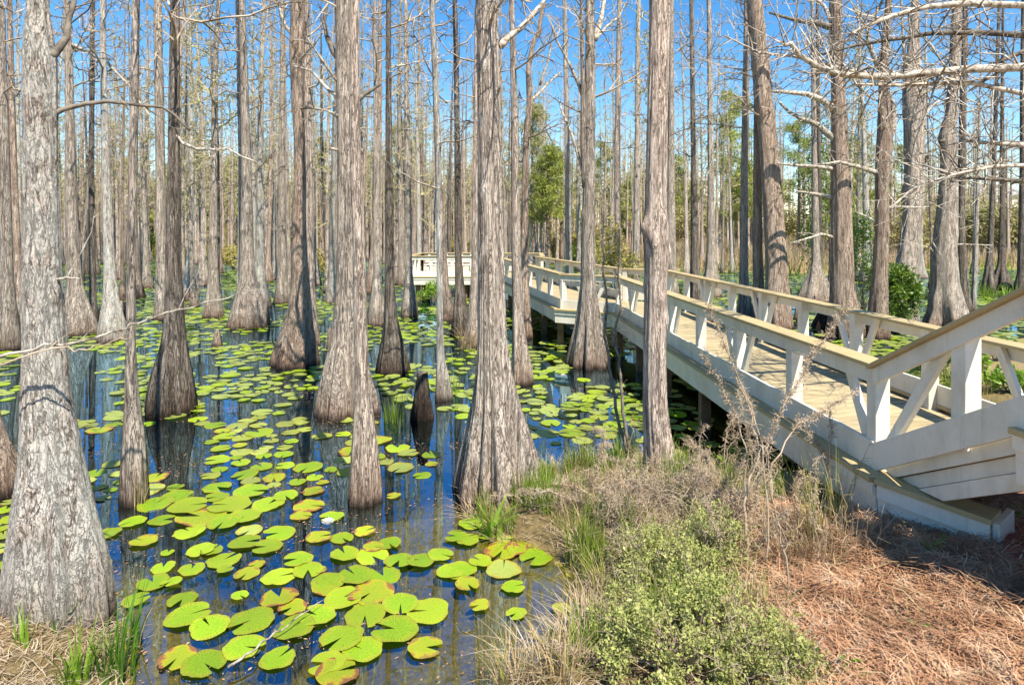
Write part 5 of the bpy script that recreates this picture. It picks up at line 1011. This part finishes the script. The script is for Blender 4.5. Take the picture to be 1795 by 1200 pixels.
# bushes of the middle distance
bush('holly_bush', 'bright green rounded bush between the S-bent cypress and the ribbed leaning one', 'bush', (12.2, 19.6, .1), .62, 2.3, 5200, 'holly', .10, .05, 950, clumps=20)
bush('holly_bush', 'loose leafy holly left of the S-bent cypress trunk', 'bush', (13.5, 24.2, 0), .9, 4.6, 3000, 'holly', .11, .06, 951, clumps=24)
bush('leafy_vine', 'green leafy vine hanging on the cluster-footed cypress', 'vine', (14.3, 29.4, 1.0), .8, 8.5, 2200, 'holly', .13, .07, 952, clumps=16)
bush('leafy_vine', 'olive shrub tangled with vines right of the forked cypress', 'shrub', (4.6, 27.5, .2), 1.1, 3.6, 2000, 'under', .16, .07, 953, clumps=18)
bush('pond_bush', 'green bush standing in water under the far platform', 'bush', (-3.55, 28.3, 0), .8, .95, 1200, 'bright', .10, .05, 954, clumps=12)
bush('pond_bush', 'low yellow bush at the wood edge between the curved cypress and the bell-based one', 'bush', (-14.5, 46, 0), 1.5, 1.8, 1000, 'under', .2, .1, 955, clumps=12)
bush('pond_bush', 'yellow-green bush in far water left of the curving brown cypress', 'bush', (-23, 52, 0), 1.7, 2.0, 1000, 'under', .2, .1, 956, clumps=12)
for i, (px, Z, rx, rz) in enumerate([(1690, 13.5, .5, .5), (1660, 12.5, .45, .4), (1770, 11.5, .5, .5), (1600, 15, .6, .5), (1745, 14.5, .5, .55)]):
    X = (px - CX) / F * Z; bush('bank_plant', ['dark-leaved low plant', 'olive low plant', 'green low plant', 'olive spreading plant', 'green bushy plant'][i] + ' seen through the ramp railings, ' + ['right of the tall ramp post', 'near the boardwalk rail', 'at the picture edge', 'farther left', 'behind the others'][i], 'plant', (X, Z, hgt(X, Z)), rx, rz, 700, 'bright' if i % 2 == 0 else 'shrub', .09, .05, 970 + i, 'low plants beyond the ramp', 10)

# houses glimpsed beyond the wood
def house(label, px, Y, w_, d_, st, seed):
    X = (px - CX) / F * Y; z = hgt(X, Y); t = thing('white_house', label, 'house', (X, Y, z)); h = 3.0 * st; g = Geo(); g.box((-w_ / 2, 0, -.5), (w_ / 2, d_, h)); wl = g.build('wall', M['white'], t)
    g = Geo(); b = w_ / 2 + .5; g.V = [Vector(v) for v in ((-b, -.6, h + .01), (b, -.6, h + .01), (b, d_ + .6, h + .01), (-b, d_ + .6, h + .01), (-b * .35, d_ / 2, h + 2.6), (b * .35, d_ / 2, h + 2.6))]; g.Fc = [(0, 1, 5, 4), (1, 2, 5), (2, 3, 4, 5), (3, 0, 4), (3, 2, 1, 0)]; g.build('roof', M['roof'], t)
    for s in range(st):
        for k in range(3):
            x = -w_ / 2 + w_ * (k + .5) / 3; g = Geo(); g.box((x - .6, -.06, s * 3 + .9), (x + .6, -.02, s * 3 + 2.3)); wn = g.build('window', M['glass'], t)
            g = Geo()
            for a, b2, c, d in ((-.7, -.6, .8, 2.4), (.6, .7, .8, 2.4)): g.box((x + a, -.1, s * 3 + c), (x + b2, -.01, s * 3 + d))
            g.box((x - .6, -.1, s * 3 + 2.31), (x + .6, -.01, s * 3 + 2.42)); g.build('frame', M['white'], wn)
        if s:
            g = Geo(); g.box((-w_ / 2, -1.8, s * 3 - .15), (w_ / 2, -.11, s * 3)); g.box((-w_ / 2, -1.8, s * 3 + .85), (w_ / 2, -1.72, s * 3 + .95)); g.build('balcony', M['white'], t)
    for k in range(4):
        x = -w_ / 2 + .15 + (w_ - .3) * k / 3; g = Geo(); g.box((x - .1, -1.7, -.5), (x + .1, -1.5, h)); g.build('column', M['white'], t)
M['roof'] = simple('grey_roof', [(.3, (.25, .25, .26)), (.7, (.38, .38, .38))], 4); M['glass'] = simple('window_glass', [(.3, (.03, .04, .05)), (.7, (.05, .06, .08))], 1, .1, .6, 0)
house('pale three-storey house with balconies glimpsed left of the fluted-foot cypress', 1195, 118, 10, 9, 3, 1)
house('white house with grey roof glimpsed beyond the pines behind the thick reddish cypress', 1335, 135, 11, 9, 3, 2)
house('pale house roof showing over scrub beyond the right-edge trees', 1760, 130, 11, 9, 2, 3)
